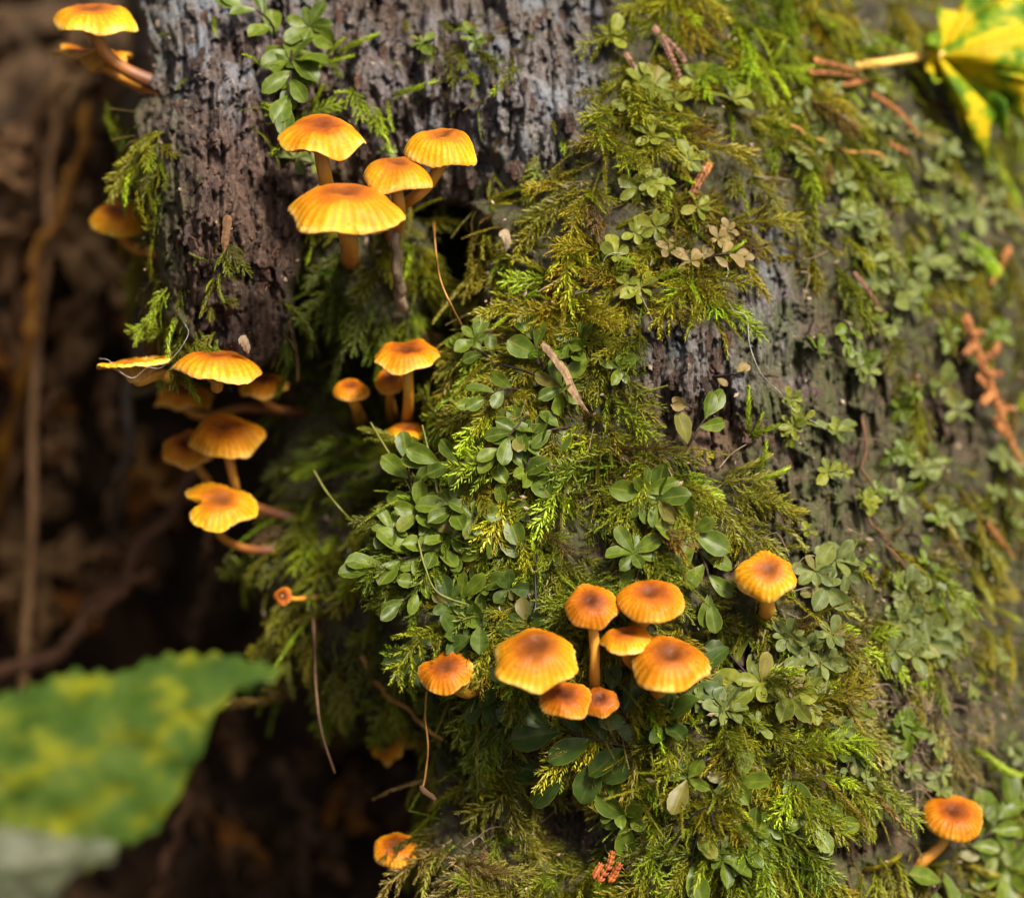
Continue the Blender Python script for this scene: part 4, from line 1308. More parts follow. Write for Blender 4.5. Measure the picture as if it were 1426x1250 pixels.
FLM = [flake_mesh(400 + k) for k in range(9)]
for me in FLM:
    me.materials.append(M_FLAKE)
fr_ = np.random.default_rng(77)
cnt = 0
while cnt < 190:
    u = fr_.uniform(215, 850); v = fr_.uniform(20, 500)
    if fr_.random() < .18:
        u = fr_.normal(975, 50); v = fr_.normal(560, 50)
    if bark_amt(np.array([u]), np.array([v]))[0] < .8:
        continue
    p, n, d = surf(u, v, .5)
    if d[0] > 30:
        continue
    p, n = p[0], n[0]
    p = P(u, v, float(D(np.array([u]), np.array([v]))[0])) + n * .0003
    Y = UPV + RIGHT * fr_.normal(0, .16) + n * fr_.normal(0, .22)
    X = np.cross(Y, n); Z = np.cross(X, Y)
    X, Y, Z = [a / np.linalg.norm(a) for a in (X, Y, Z)]
    s = fr_.uniform(12, 34) * pxm(d[0])
    o = bpy.data.objects.new('bark_flake', FLM[cnt % 9])
    C.objects.link(o)
    o.parent = STUMP
    o.matrix_local = Matrix.Translation(Vector(p)) @ Matrix(((X[0], Y[0], Z[0], 0), (X[1], Y[1], Z[1], 0), (X[2], Y[2], Z[2], 0), (0, 0, 0, 1))) @ Matrix.Scale(s, 4)
    cnt += 1


# ------------------------------------------------------------------ twigs, needles, threads
def tube_thing(name, pts, rpx, mat, label, cat, seg=8, rough=.12, n=30, group=None, taper=1.0, seed=3, wob=0.0):
    pts = [P(*p) for p in pts]
    path = spline(pts, n)
    if wob:
        r = np.random.default_rng(seed)
        tt = np.linspace(0, 1, n)
        path = path + (wob * MM) * np.stack([vn(tt * 9, tt * 0, seed + k) - .5 for k in range(3)], -1)
    base = path[0].copy()
    V, fl, t = tube(path - base, rpx * np.linspace(1, taper, n), seg, rough, seed)
    o = obj(name, mesh_from(name, V, fl, True, {'t': ('FLOAT', t)}), mat, label=label, cat=cat, group=group)
    o.location = base
    return o


def hug(pts, lift):
    """points (u, v) laid on the stump's surface"""
    out = []
    for (u, v) in pts:
        d = float(D(np.array([u * 1.0]), np.array([v * 1.0]), False)[0])
        out.append((u, v, d - lift))
    return out


PX = pxm(0)
M_TAN = simple_mat('tan_stem', (.16, .085, .035), (.42, .25, .11), 160, .7, (1, 1, .2), k=1.0)
M_ORST = simple_mat('orange_stem', (.16, .06, .012), (.60, .28, .03), 90, .6)
M_GREYT = simple_mat('grey_brown_twig', (.07, .05, .035), (.22, .16, .11), 300, .8, (1, 1, .25))
M_REDT = simple_mat('red_brown_branch', (.06, .028, .014), (.22, .105, .05), 160, .7, (1, 1, .4))
M_DARKT = simple_mat('dark_brown_stick', (.05, .028, .014), (.17, .095, .045), 160, .8)
M_RUST = simple_mat('rust_needle', (.16, .06, .03), (.34, .15, .08), 500, .55)
M_AMBER = simple_mat('amber_twig', (.24, .11, .02), (.52, .28, .07), 300, .6)
M_THREAD = simple_mat('pale_thread', (.28, .25, .20), (.6, .56, .48), 500, .5, bump=0)
M_SETA = simple_mat('green_moss_stalk', (.10, .12, .02), (.26, .25, .05), 300, .5, bump=0)
M_BLACKST = simple_mat('black_stem', (.008, .007, .008), (.03, .025, .03), 500, .4, bump=0)
M_STICK = simple_mat('weathered_stick', (.08, .055, .03), (.36, .28, .17), 420, .85, (1, 1, .25), bump=.9, bdist=.0008, k=1.0)

tube_thing('reed_stem', [(82, 100, 118), (72, 220, 116), (62, 400, 112), (46, 620, 108), (38, 930, 104), (30, 1150, 120)], 8 * PX, M_TAN, 'tall straight tan stem rising in front of the dark bank', 'stem', wob=2)
tube_thing('knobbly_stem', [(124, 150, 112), (100, 235, 110), (68, 318, 107), (42, 400, 105), (22, 520, 108), (-10, 720, 140)], 7.5 * PX * (1 + .75 * np.abs(np.sin(np.linspace(0, 33, 70))) ** 5), M_ORST, 'knobbly orange-yellow stem leaning against the tall tan stem', 'stem', rough=.4, seg=12, wob=4, seed=9, n=70)
tube_thing('grey_twig', [(203, 330, 92), (192, 440, 92), (184, 560, 92), (172, 660, 95), (150, 800, 140)], 11 * PX, M_GREYT, 'upright grey-brown twig below the notched blurred cap', 'twig', taper=.8, wob=3)
tube_thing('side_twig', [(190, 548, 92), (215, 540, 92), (238, 545, 96)], 7 * PX, M_GREYT, 'short grey side twig poking out towards the blurred hanging cap', 'twig')
tube_thing('red_branch', [(275, 660, 96), (215, 735, 98), (150, 815, 98), (95, 890, 94), (20, 940, 90), (-120, 990, 110)], 11 * PX, M_REDT, 'slanting red-brown branch running down behind the big green leaf', 'branch', wob=5, taper=1.2)
tube_thing('red_branch_fork', [(120, 862, 97), (150, 835, 94), (205, 800, 96)], 9 * PX, M_REDT, 'short red-brown fork lying along the slanting red-brown branch', 'branch', wob=3)
tube_thing('stick', [(300, 790, 110), (280, 850, 112), (268, 900, 120)], 12 * PX, M_DARKT, 'short dim brown stick leaning above the big green leaf', 'stick', wob=3)
tube_thing('stick', [(290, 735, 60), (286, 775, 70), (284, 800, 95)], 7 * PX, M_DARKT, 'thin brown stalk sticking up behind the split mushroom cap', 'stick', wob=1)
tube_thing('stick', [(385, 1075, 105), (425, 1115, 108), (462, 1170, 112), (475, 1200, 120)], 14 * PX, M_DARKT, 'thick brown rotten stick lying in the dark lower hollow', 'stick', wob=6, rough=.3)
tube_thing('stick', [(262, 1105, 90), (245, 1160, 90), (225, 1232, 92), (215, 1290, 105)], 9 * PX, M_REDT, 'slim reddish stick standing beside the edge of the big green leaf', 'stick', wob=3)
tube_thing('stick', [(320, 1130, 120), (318, 1180, 120), (310, 1215, 124)], 8 * PX, M_DARKT, 'small brown stick beside the thick rotten stick in the lower hollow', 'stick', wob=3)
tube_thing('stick', [(420, 1180, 118), (428, 1210, 116), (425, 1250, 120)], 9 * PX, M_DARKT, 'stub of brown stick below the thick rotten stick', 'stick', wob=3)
tube_thing('root', [(180, 620, 108), (215, 655, 106), (255, 690, 104), (240, 740, 108)], 10 * PX, M_AMBER, 'short orange-brown root loop beside the slanting branch', 'root', wob=6, rough=.3)
tube_thing('weathered_stick', [(548, 318, 4), (552, 350, 4), (556, 400, 9), (560, 432, 14)], 7.5 * PX, M_STICK, 'weathered grey-tan stick hanging under the largest yellow cap', 'stick', seg=12, rough=.22, wob=.6)
tube_thing('needle', [(436, 862, 16), (438, 900, 10), (440, 960, 6), (448, 1020, 6), (466, 1076, 8)], 3.0 * PX, M_DARKT, 'long rust-brown needle hanging from the moss curtain', 'needle', taper=.6)
tube_thing('amber_twig', hug([(504, 918), (520, 945)], 3) + [(548, 968, 14), (580, 1000, 6), (612, 1032, 2)], 4.6 * PX, M_AMBER, 'thin amber twig slanting across the gap below the moss curtain', 'twig', wob=1.5, taper=.7)
tube_thing('moss_seta', [(594, 962, -12), (592, 1000, -10), (596, 1040, -9), (592, 1080, -8), (588, 1098, -8)], 1.6 * PX, M_AMBER, 'orange hair-thin moss stalk hanging below the tilted mushroom', 'moss stalk', seg=6)
r_ = np.random.default_rng(3)
tube_thing('spore_capsule', [(585, 1094, -8), (592, 1102, -8), (600, 1108, -8), (606, 1114, -8)], 5.2 * PX * np.array([.35, .7, .92, 1, 1, .95, .85, .7, .6, .5]), M_DARKT, 'dark brown spore capsule at the end of the orange hair-thin stalk', 'spore capsule', rough=.4, n=10)
for pts, lab in (([on(520, 755, -2), (480, 715, 4), (455, 685, 6), (437, 655, 8)], 'green hair-thin moss stalk slanting left from the leafy cushion into shade'),
                 ([on(590, 715, -2), (560, 660, -2), (535, 620, 0), (516, 588, 2)], 'green hair-thin moss stalk pointing up at the mossy pocket'),
                 ([on(612, 705, -2), (604, 660, -4), (596, 625, -3), (588, 592, -2)], 'upright hair-thin moss stalk beside the flat thin yellow cap'),
                 ([on(660, 845, -3), (610, 825, -10), (592, 790, -10), (582, 752, -8)], 'curved greenish moss stalk in front of the leafy cushion')):
    tube_thing('moss_seta', pts, 1.7 * PX, M_SETA, lab, 'moss stalk', seg=6, taper=.8)
tube_thing('thread', [on(604, 300, -4), (606, 340, -6), (612, 385, -6), (628, 425, -8), on(652, 470, -3)], 1.7 * PX, M_AMBER, 'thin tan thread hanging from the upper cluster to the leafy sprigs', 'thread', seg=6)
tube_thing('thread', hug([(1006, 385), (1012, 415), (1022, 432), (1040, 442), (1044, 480), (1060, 520)], 2.5) + hug([(1085, 545), (1110, 575), (1135, 588), (1152, 600)], 2.5), .55 * PX, M_THREAD, 'long pale thread draped down over the algae-stained wood', 'thread', seg=6, n=60)
tube_thing('thread', hug([(1006, 395), (1014, 380), (1012, 368)], 3), .55 * PX, M_THREAD, 'short pale loop of thread beside the dry straw-coloured sprigs', 'thread', seg=6)
tube_thing('thread', hug([(800, 410), (822, 400), (836, 380), (842, 360), (855, 352), (872, 354)], 4), .42 * PX, M_THREAD, 'fine pale thread curling over the lime moss shoots', 'thread', seg=6)
tube_thing('thread', [(138, 499, 0), (152, 502, -2), (168, 518, -4), (186, 526, -4), (205, 512, -5), (224, 512, -6), (246, 492, -8), (262, 466, -8), (258, 452, -4), on(252, 446, 2)], .42 * PX, M_THREAD, 'fine pale thread looping past the funnel mushroom', 'thread', seg=6, n=60)
tube_thing('thread', hug([(748, 770), (745, 800), (746, 840), (740, 862)], 4), 1.8 * PX, M_BLACKST, 'thin black stem hanging above the large round orange cap', 'stem', seg=6)
tube_thing('thread', hug([(700, 508), (725, 515), (755, 525), (770, 528)], 4), 1.8 * PX, M_BLACKST, 'thin dark runner linking leafy sprigs beside the wood splinter', 'stem', seg=6)
tube_thing('thread', hug([(940, 1170), (960, 1140), (985, 1125), (995, 1150)], 5), 1.6 * PX, M_BLACKST, 'thin dark arching runner low on the stump', 'stem', seg=6)
tube_thing('rootlet', hug([(1200, 590), (1205, 640), (1215, 690), (1222, 735), (1245, 770), (1272, 812)], 3), 2.0 * PX, M_REDT, 'thin rusty rootlet running down the right flank', 'rootlet', wob=3, n=40)
tube_thing('rootlet', hug([(1100, 180), (1150, 195), (1220, 215), (1240, 235)], 3), 3.0 * PX, M_AMBER, 'thin orange-brown stalk lying across a dark patch high on the right flank', 'twig', wob=2)

# flat wood splinter
def strip_thing(name, pts, wpx, mat, label, cat, tw=0.0, thick=.35, lift=0):
    path = spline([P(*p) for p in pts], 16)
    base = path[0].copy()
    r = np.random.default_rng(len(label))
    T_ = np.gradient(path, axis=0); T_ /= np.linalg.norm(T_, axis=1, keepdims=True)
    nf = -FWD * .8 + UPV * .4 + RIGHT * tw
    W = np.cross(T_, nf); W /= np.linalg.norm(W, axis=1, keepdims=True)
    Nn = np.cross(W, T_)
    prof = np.interp(np.linspace(0, 1, 16), [0, .08, .7, 1], [.5, 1, .85, .12]) * (1 + r.normal(0, .08, 16))
    w_ = prof * wpx * PX / 2
    V = []
    for k in range(16):
        V += [path[k] - W[k] * w_[k], path[k] + Nn[k] * .00022, path[k] + W[k] * w_[k] * (1 + r.normal(0, .1)), path[k] - Nn[k] * thick * MM]
    Fq = [[a * 4 + s, a * 4 + (s + 1) % 4, a * 4 + 4 + (s + 1) % 4, a * 4 + 4 + s] for a in range(15) for s in range(4)] + [[3, 2, 1, 0], [60, 61, 62, 63]]
    o = obj(name, mesh_from(name, np.array(V) - base, Fq, False), mat, label=label, cat=cat)
    o.location = base
    return o


strip_thing('wood_splinter', hug([(755, 478), (785, 515), (800, 548), (822, 578)], 6), 11, simple_mat('splinter_wood', (.06, .03, .015), (.42, .27, .14), 1100, .7, (1, 1, .12)), 'loose tan wood splinter with dark stripes lying on leafy sprigs', 'splinter')
strip_thing('leaf_scrap', hug([(1106, 945), (1112, 970), (1120, 990), (1130, 1008)], 5), 24, simple_mat('brown_scrap', (.10, .06, .035), (.26, .17, .11), 500, .8), 'curled brown leaf scrap beside the pale green sprigs', 'leaf scrap', .4)
strip_thing('leaf_scrap', hug([(790, 1000), (800, 1015), (812, 1030)], 3), 16, M_DARKT, 'small dark scrap under the chestnut-brown caps', 'leaf scrap', .4)
strip_thing('wood_chip', hug([(336, 468), (342, 480), (346, 492)], 5.5), 13, simple_mat('pale_chip', (.36, .24, .13), (.62, .47, .3), 900, .8), 'pale tan wood chip stuck to the tip of the bark lobe', 'wood chip')
strip_thing('wood_chip', hug([(318, 300), (314, 330), (312, 352)], 3.5), 12, simple_mat('orange_chip', (.16, .08, .035), (.34, .19, .09), 900, .8), 'orange-brown sliver standing up on the bark lobe', 'wood chip')
strip_thing('leaf_scrap', hug([(700, 320), (706, 335), (704, 350)], 4), 14, M_STICK, 'small tan scrap caught in moss right of the upper cluster', 'leaf scrap')


# dead cedar twiglets: overlapping scales along a path
def scale_twig(paths, wpx, mat, label, seed=0, lift=3.0):
    r = np.random.default_rng(seed)
    V = []; Fq = []
    first = None
    for pts in paths:
        p3 = [P(*q) for q in (pts if len(pts[0]) == 3 else hug(pts, lift))]
        if first is None:
            first = np.array(p3[0])
        Ltot = np.linalg.norm(np.diff(np.array(p3), axis=0), axis=1).sum()
        w_ = wpx * .78 * PX
        n = max(5, int(Ltot / (w_ * .55)))
        path = spline(p3, n)
        T_ = np.gradient(path, axis=0); T_ /= np.linalg.norm(T_, axis=1, keepdims=True)
        nf = -FWD * .7 + UPV * .5
        for k in range(n):
            W = np.cross(T_[k], nf); W /= np.linalg.norm(W); Nn = np.cross(W, T_[k])
            tp = 1 - .45 * (k / n) ** 2
            for s in (-1, 1, 0):
                c = path[k] + W * s * w_ * .2 * tp + Nn * (w_ * .16 if s == 0 else 0) + r.normal(0, w_ * .03, 3)
                ax_ = T_[k] + W * s * .4
                ax_ /= np.linalg.norm(ax_)
                L_ = w_ * .95 * tp
                base = len(V)
                rings = [(0, .12), (.3, .30), (.65, .26), (1.0, .03)]
                for (f, rad) in rings:
                    for q in range(6):
                        a = q / 6 * 2 * np.pi
                        V.append(c + ax_ * L_ * (f - .3) + (W * math.cos(a) + Nn * math.sin(a) * .6) * rad * w_ * tp)
                for i in range(3):
                    for q in range(6):
                        Fq.append([base + i * 6 + q, base + i * 6 + (q + 1) % 6, base + (i + 1) * 6 + (q + 1) % 6, base + (i + 1) * 6 + q])
    o = obj('cedar_twig', mesh_from('cedar_twig', np.array(V) - first, np.array(Fq), True), mat, label=label, cat='cedar twig')
    o.location = first


M_CED = simple_mat('orange_cedar', (.08, .028, .01), (.58, .23, .065), 330, .6)
M_CEDR = simple_mat('red_brown_cedar', (.09, .04, .025), (.46, .23, .15), 330, .5)
scale_twig([[(912, 38), (928, 65), (948, 110)], [(922, 50), (945, 72), (952, 84)]], 13, M_CEDR, 'pink-brown dead cedar twig lying on the upper moss', 1)
scale_twig([[(872, 75), (884, 95), (895, 112)], [(888, 98), (902, 90)]], 10, M_CEDR, 'small red-brown cedar twig on moss beside the grey wood', 2)
scale_twig([[(986, 228), (972, 255), (958, 288)]], 17, M_CED, 'short orange cedar tip above the dry straw-coloured sprigs', 3)
scale_twig([[(1128, 100), (1160, 102), (1200, 108)], [(1135, 84), (1170, 92), (1198, 100)], [(1175, 118), (1205, 112)]], 14, M_CED, 'orange cedar twig lying at the stalk of the yellow leaf', 4, 7)
scale_twig([[(1215, 130), (1245, 150), (1262, 168), (1278, 188)], [(1240, 200), (1256, 208), (1262, 212)]], 14, M_CED, 'blurred orange cedar twig on the flank below the yellow leaf', 5, 7)
scale_twig([[(1190, 380), (1206, 400), (1230, 436)]], 11, M_CEDR, 'thin red-brown cedar twig half way up the right flank', 6, 5)
scale_twig([[(1345, 440), (1362, 490), (1382, 540), (1402, 600), (1425, 650)], [(1368, 500), (1385, 490), (1390, 480)], [(1362, 525), (1385, 548), (1400, 570)], [(1385, 585), (1405, 610)], [(1352, 465), (1366, 462)], [(1358, 480), (1346, 492)], [(1374, 520), (1392, 520)], [(1382, 545), (1370, 560)], [(1392, 570), (1408, 568)]], 19, M_CED, 'large bright orange cedar spray lying against the right flank', 7, 9)
scale_twig([[(1405, 345), (1395, 370), (1380, 395)]], 15, M_CED, 'small orange cedar tip above the large orange cedar spray', 8, 8)
scale_twig([[(1376, 728), (1392, 750), (1412, 775)]], 12, M_CED, 'slim orange cedar tip below the large orange cedar spray', 9, 8)
scale_twig([[(835, 1225), (848, 1205), (852, 1188)], [(850, 1225), (862, 1205)], [(828, 1220), (836, 1205)]], 14, simple_mat('red_cedar', (.28, .06, .015), (.52, .15, .03), 500, .45), 'red-orange cedar scales at the very foot of the moss', 10, 8)


# ------------------------------------------------------------------ leaves
def blade_mat(name, ramp, vein, transl=.3, blotch=None, scale=70, rough=.5, k=.62):
    ramp = [(p, tuple(x * k for x in c)) for p, c in ramp]; vein = tuple(x * k for x in vein)
    blotch = tuple(x * k for x in blotch) if blotch else None
    def fn(T):
        n = T.noise(scale, 4, .6, vec=T.coord())
        c = T.ramp(n, ramp)
        if blotch:
            b = T.ramp(T.noise(scale * 1.3, 3, .55, vec=T.coord((1.0, 1.0, 1.9))), [(.48, (0,) * 3), (.70, (1,) * 3)])
            c = T.mix(b, c, blotch)
        ve = T.attr('vein').outputs['Fac']
        return T.mix(T.math('MULTIPLY', ve, .4), c, vein)
    return leafy(name, fn, transl, rough, .15)


def column_leaf(name, top, bot, dep, mat, label, cat, axis, nveins=7, bulge=2.0):
    """leaf blade from its upper and lower outline; dep(u, v) gives depth in mm"""
    top = np.array(top, float); bot = np.array(bot, float)
    u0, u1 = max(top[0, 0], bot[0, 0]), min(top[-1, 0], bot[-1, 0])
    nu, nv = 150, 44
    us = np.linspace(u0, u1, nu)
    tv = np.interp(us, top[:, 0], top[:, 1]); bv = np.interp(us, bot[:, 0], bot[:, 1])
    f = np.linspace(0, 1, nv)
    u = np.repeat(us[:, None], nv, 1)
    v = tv[:, None] * (1 - f) + bv[:, None] * f
    (ax0, ay0), (ax1, ay1) = axis
    dx, dy = ax1 - ax0, ay1 - ay0
    L = math.hypot(dx, dy)
    s = ((u - ax0) * dx + (v - ay0) * dy) / L          # along the midrib, px
    h = (-(u - ax0) * dy + (v - ay0) * dx) / L         # across
    sp = L / nveins
    ph = (s - np.abs(h) * .75) / sp
    fr2 = np.abs(ph - np.round(ph)) * sp
    vein = np.clip(1 - fr2 / 5, 0, 1) * .6
    vein = np.maximum(vein, np.clip(1 - np.abs(h) / 8, 0, 1))
    d = dep(u, v) + bulge * np.cos(ph * 2 * np.pi) + np.abs(h) * .05 + 3 * fbm(u / 40, v / 40, 66, 2)
    V = P(u, v, d)
    base = V[0, nv // 2].copy()
    V = (V - base).reshape(-1, 3)
    i, j = np.meshgrid(np.arange(nu - 1), np.arange(nv - 1), indexing='ij')
    Q = np.stack([i * nv + j, i * nv + j + 1, (i + 1) * nv + j + 1, (i + 1) * nv + j], -1).reshape(-1, 4)
    root = empty(name, base, label, cat)
    o = obj('blade', mesh_from('blade', V, Q, True, {'vein': ('FLOAT', vein)}), mat, root)
    md = o.modifiers.new('thickness', 'SOLIDIFY'); md.thickness = .0003
    return root, base


def jag(pts, seed, amp=9, step=16):
    """resample an outline with small teeth"""
    r = np.random.default_rng(seed)
    p = np.array(pts, float)
    us = np.arange(p[0, 0], p[-1, 0], step)
    vs = np.interp(us, p[:, 0], p[:, 1])
    vs = vs + np.where(np.arange(len(us)) % 2 == 0, amp, -amp) * r.uniform(.3, 1, len(us))
    return np.vstack([np.stack([us, vs], -1), p[-1]])


M_BIG = blade_mat('big_green_leaf', [(.3, (.05, .115, .008)), (.5, (.10, .20, .012)), (.7, (.17, .26, .03))], (.06, .12, .02), .3, (.48, .50, .008), 95, .75, k=.30)
M_PALE = blade_mat('pale_leaf_underside', [(.3, (.13, .16, .08)), (.7, (.28, .29, .17))], (.2, .2, .1), .25, None, 60, k=.36)
root, base = column_leaf('broad_leaf', jag([(-262, 1168), (-235, 1105), (-190, 1050), (-110, 1000), (20, 962), (100, 932), (165, 938), (235, 908), (310, 912), (370, 922), (402, 934)], 1, 7),
                         jag([(-262, 1174), (-240, 1235), (-190, 1290), (-110, 1300), (0, 1240), (70, 1214), (150, 1208), (162, 1182), (190, 1172), (232, 1150), (236, 1120), (262, 1088), (270, 1060), (288, 1036), (294, 1000), (320, 968), (360, 952), (402, 936)], 2, 9),
                         lambda u, v: -104 + (u / 400) * 18 - (v - 1050) * .06, M_BIG, 'big blotched yellow-green leaf with toothed edge beside the dark hollow', 'leaf', ((-260, 1170), (400, 932)), 8, .5)
mid = spline([P(-260, 1170, -121), P(70, 1050, -100), P(240, 992, -88), P(385, 936, -79)], 20)
V, fl, t = tube(mid - base, np.linspace(.7, .2, 20) * MM, 8)
obj('midrib', mesh_from('midrib', V, fl), M_BIG, root)
pet = spline([P(-255, 1170, -121), P(-420, 1240, -110), P(-620, 1600, -60)], 16)
V, fl, t = tube(pet - base, 1.0 * MM, 8)
obj('petiole', mesh_from('petiole', V, fl), M_SETA, root)
column_leaf('folded_leaf', jag([(-202, 1240), (-180, 1190), (-120, 1160), (20, 1150), (90, 1165), (160, 1168)], 5, 5), jag([(-202, 1248), (-170, 1330), (-100, 1380), (60, 1320), (75, 1240), (120, 1206), (160, 1200)], 6, 4), lambda u, v: -112 + (u / 400) * 10, M_PALE,
            'pale grey-green leaf edge below the big blotched leaf', 'leaf', ((-200, 1250), (160, 1185)), 5, .2)


def fan_leaf(name, outline, centre, mat, label, cat, curl=0.0, seed=0, group=None, rings=9):
    """blade spread from a centre to an outline of (u, v, d)"""
    r = np.random.default_rng(seed)
    o3 = np.array(outline, float)
    m = len(o3)
    per = []
    for k in range(m):                    # three teeth steps per edge
        for f in np.linspace(0, 1, 5)[:-1]:
            q = o3[k] * (1 - f) + o3[(k + 1) % m] * f
            per.append(q + (r.normal(0, 1.6, 3) * np.array([1, 1, .8]) if f else 0))
    per = np.array(per)
    n = len(per)
    c = np.array(centre, float)
    V = [c[None]]
    ve = [np.ones(1)]
    ang = np.arange(n) / n * 2 * np.pi
    for k in range(1, rings + 1):
        f = k / rings
        ring = c + (per - c) * f
        ring[:, 2] += curl * math.sin(f * math.pi) * np.sin(ang * 3 + seed) + curl * .8 * f * f * np.cos(ang * 2 + seed)
        V.append(ring)
        ve.append(np.clip(1 - np.abs(((np.arange(n) % 12) - 6)) / 1.5, 0, 1) * .5 * (1 - f * .5))
    V = np.vstack(V); ve = np.concatenate(ve)
    W = P(V[:, 0], V[:, 1], V[:, 2])
    base = W[0].copy()
    Fq = [[0, 1 + k, 1 + (k + 1) % n] for k in range(n)]
    for q in range(rings - 1):
        a = 1 + q * n
        Fq += [[a + k, a + n + k, a + n + (k + 1) % n, a + (k + 1) % n] for k in range(n)]
    me = mesh_from(name, W - base, Fq, True, {'vein': ('FLOAT', ve)})
    o = obj(name, me, mat, label=label, cat=cat, group=group)
    o.location = base
    md = o.modifiers.new('thickness', 'SOLIDIFY'); md.thickness = .0004
    return o


M_YEL = blade_mat('yellow_leaf', [(.36, (.08, .20, .012)), (.46, (.26, .38, .012)), (.52, (.72, .56, .012)), (.66, (.80, .58, .012)), (.74, (.50, .30, .03)), (.80, (.10, .05, .025))], (.6, .58, .05), .4, None, 150, k=.68)
root = empty('yellow_leaf', P(1290, 78, 46), 'ragged yellow and green autumn leaf on a long orange stalk', 'leaf')
yl = fan_leaf('blade', [(1288, 92, 47), (1296, 66, 46), (1286, 52, 44), (1312, 40, 46), (1306, 8, 48), (1340, 22, 48), (1350, -30, 52), (1392, 10, 50), (1430, -40, 54), (1432, 30, 50), (1490, 30, 54), (1446, 72, 50), (1490, 120, 52), (1428, 112, 48), (1430, 168, 50),
                        (1402, 140, 46), (1404, 196, 48), (1384, 160, 44), (1372, 228, 46), (1362, 170, 42), (1342, 188, 44), (1346, 138, 44), (1322, 150, 44), (1326, 112, 45), (1300, 118, 46)], (1306, 78, 46), M_YEL, None, None, 5, 3)
yl.parent = root; yl.location = yl.location - root.location
path = spline([P(1192, 92, 34), P(1240, 86, 38), P(1292, 78, 45), P(1330, 76, 47)], 16)
V, fl, t = tube(path - np.array(root.location), np.linspace(.9, .75, 16) * MM, 10)
obj('petiole', mesh_from('petiole', V, fl), simple_mat('orange_petiole', (.46, .28, .05), (.70, .48, .12), 300, .5, k=.9), root)

# dead leaves on the dark bank
M_DEAD = [blade_mat('dead_leaf_tan', [(.3, (.15, .085, .035)), (.7, (.42, .26, .12))], (.22, .12, .05), .2, None, 60, .7, 1.1),
          blade_mat('dead_leaf_brown', [(.3, (.06, .032, .015)), (.7, (.20, .11, .05))], (.1, .05, .02), .15, None, 60, .7, 1.1),
          blade_mat('dead_leaf_rust', [(.3, (.18, .07, .015)), (.7, (.40, .17, .035))], (.2, .08, .02), .2, None, 60, .7, 1.1)]
DL = [
    (95, 105, 38, 75, 10, 0, 'tan dead leaf hanging behind the top of the tall tan stem'),
    (112, 340, 34, 60, -15, 0, 'pale tan dead leaf below the knobbly orange stem'),
    (40, 300, 40, 70, 20, 1, 'brown dead leaf behind the knobbly orange stem'),
    (120, 250, 26, 60, 5, 1, 'narrow brown dead leaf high on the dark bank'),
    (105, 460, 34, 50, 10, 0, 'tan dead leaf beside the upright grey twig'),
    (80, 530, 24, 48, 30, 1, 'brown curled dead leaf between the tan stem and grey twig'),
    (82, 610, 26, 42, -20, 0, 'small pale dead leaf half way down the tall tan stem'),
    (35, 480, 24, 60, -10, 1, 'dim brown dead leaf left of the tall tan stem'),
    (110, 775, 62, 28, -8, 0, 'broad tan dead leaf lying above the slanting red-brown branch'),
    (65, 690, 30, 30, 20, 0, 'small crumpled tan leaf above the broad tan dead leaf'),
    (60, 850, 24, 40, 0, 0, 'tan dead leaf tip above the big green leaf'),
    (215, 672, 30, 42, 25, 2, 'rusty dead leaf beside the slanting branch'),
    (50, 190, 30, 60, 15, 1, 'dim brown dead leaf at the top of the bank'),
    (205, 790, 40, 24, -25, 1, 'brown dead leaf resting on the slanting branch'),
    (330, 1180, 30, 22, 15, 1, 'brown dead leaf on the floor of the lower hollow'),
    (500, 1110, 34, 20, -15, 1, 'dim brown leaf scrap below the fan-shaped mushroom'),
    (150, 560, 20, 36, 0, 1, 'small dark dead leaf near the grey side twig'),
    (18, 620, 20, 60, 5, 1, 'narrow brown dead leaf beside the foot of the tan stem'),
    (430, 1060, 22, 30, 40, 1, 'crumpled dark leaf beside the thick rotten stick'),
    (20, 760, 22, 44, 0, 0, 'tan leaf scrap beside the foot of the tall tan stem'),
]
rl = np.random.default_rng(44)
LIT = ['tan', 'dark brown', 'rusty']
for k in range(46):
    cu = rl.uniform(-20, 250) if k < 34 else rl.uniform(230, 600)
    cv = rl.uniform(20, 900) if k < 34 else rl.uniform(1000, 1240)
    mk = int(rl.choice([0, 0, 1, 1, 2])) if k < 34 else int(rl.choice([1, 1, 1, 2]))
    zone = 'high on the bank' if cv < 330 else 'half way down the bank' if cv < 640 else 'low on the bank' if cv < 950 else 'on the floor of the hollow'
    DL.append((cu, cv, rl.uniform(12, 30), rl.uniform(22, 48), rl.uniform(-70, 70), mk, 'small blurred %s dead leaf among the litter %s' % (LIT[mk], zone)))
for k, (cu, cv, ru, rv, rot, mk, lab) in enumerate(DL):
    r = np.random.default_rng(600 + k)
    out = []
    tlt = r.normal(0, .35, 2)
    d0 = min(118 + (k % 5) * 7, float(bank_depth(np.array([cu * 1.0]), np.array([cv * 1.0]))[0]) - 8)
    for i in range(12):
        a = i / 12 * 2 * math.pi
        rr_ = 1 + r.normal(0, .2) + (.45 if i in (3, 9) else -.12 if i in (2, 4, 8, 10) else 0)
        x, y = math.cos(a) * ru * rr_, math.sin(a) * rv * rr_
        ca, sa = math.cos(math.radians(rot)), math.sin(math.radians(rot))
        out.append((cu + x * ca - y * sa, cv + x * sa + y * ca, d0 + r.normal(0, 1.5) + (x * tlt[0] + y * tlt[1]) * .13))
    fan_leaf('dead_leaf', out, (cu, cv, d0 - 4), M_DEAD[mk], lab, 'dead leaf', 3.0, 600 + k, ('litter: ' + ' '.join(lab.split()[2:])) if k >= 20 else 'dead leaves on the bank')

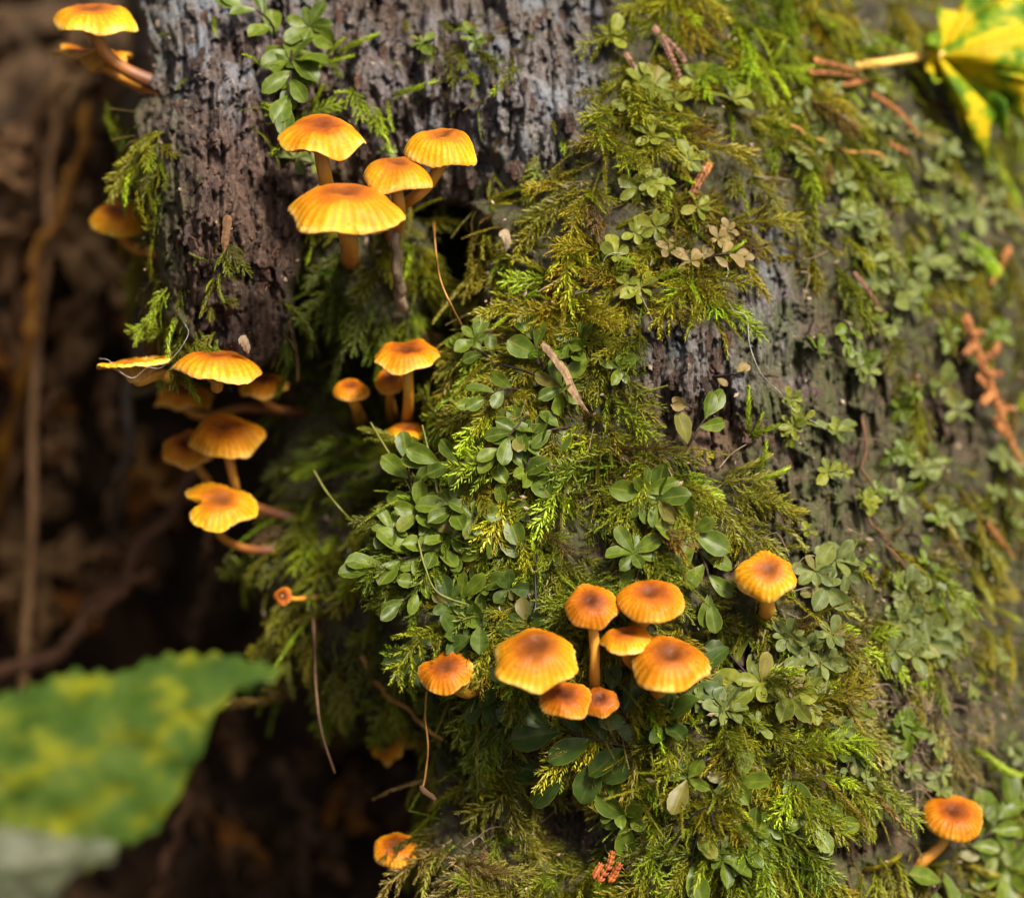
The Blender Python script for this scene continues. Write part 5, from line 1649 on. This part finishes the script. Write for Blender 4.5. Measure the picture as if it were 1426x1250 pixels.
# ------------------------------------------------------------------ dry rootlets and crumbs (nobody could count them)
def tangle():
    r = np.random.default_rng(9)
    parts = []
    for k in range(260):
        if k < 150:
            u = r.normal(1310, 48); v = r.normal(1010, 55); a = r.normal(50, 22)
        else:
            u = r.uniform(620, 1250); v = r.uniform(250, 1200); a = r.uniform(0, 360)
            if bark_amt(np.array([u]), np.array([v]))[0] > .7:
                continue
        L = r.uniform(18, 60)
        a = math.radians(a)
        du, dv = math.cos(a) * L / 2, math.sin(a) * L / 2
        c = r.normal(0, 11, 2)
        pts = hug([(u - du, v - dv), (u + c[0], v + c[1]), (u + du, v + dv)], r.uniform(1, 4))
        path = spline([P(*p) for p in pts], 7)
        parts.append(tube(path, r.uniform(.06, .13) * MM, 4, cap=False))
    V, Q, t = join(parts)
    obj('dry_rootlets', mesh_from('dry_rootlets', V, Q), simple_mat('dry_rootlets', (.12, .08, .04), (.40, .30, .18), 300, .8, bump=0), label='tangle of thin dry tan rootlets over the moss and roots', cat='rootlets', kind='stuff')


def crumbs():
    r = np.random.default_rng(10)
    n = 1500
    u = r.uniform(200, 1430, n); v = r.uniform(0, 1250, n)
    d = D(u, v)
    k = d < 60
    u, v, d = u[k], v[k], d[k]
    nr = normals(u, v)
    lift = np.where(bark_amt(u, v) > .5, .2, r.uniform(.5, 3.5, len(u))) * MM
    c = P(u, v, d) + nr * lift[:, None]
    V = []; Q = []
    for i in range(len(u)):
        s = r.uniform(.12, .45) * MM
        a = r.normal(0, 1, 3); a /= np.linalg.norm(a); b = np.cross(a, r.normal(0, 1, 3)); b /= np.linalg.norm(b); e_ = np.cross(a, b)
        el = r.uniform(1, 2.4)
        V += [c[i] - a * s * el, c[i] + b * s, c[i] + a * s * el, c[i] - b * s, c[i] + e_ * s * .4, c[i] - e_ * s * .4]
        o_ = i * 6
        Q += [[o_, o_ + 1, o_ + 4], [o_ + 1, o_ + 2, o_ + 4], [o_ + 2, o_ + 3, o_ + 4], [o_ + 3, o_, o_ + 4], [o_ + 1, o_, o_ + 5], [o_ + 2, o_ + 1, o_ + 5], [o_ + 3, o_ + 2, o_ + 5], [o_, o_ + 3, o_ + 5]]
    obj('wood_crumbs', mesh_from('wood_crumbs', np.array(V), np.array(Q), False), simple_mat('wood_crumbs', (.08, .04, .02), (.55, .42, .28), 260, .8, bump=0), label='tiny crumbs of rotten wood and litter caught in the moss', cat='crumbs', kind='stuff')


tangle()
crumbs()
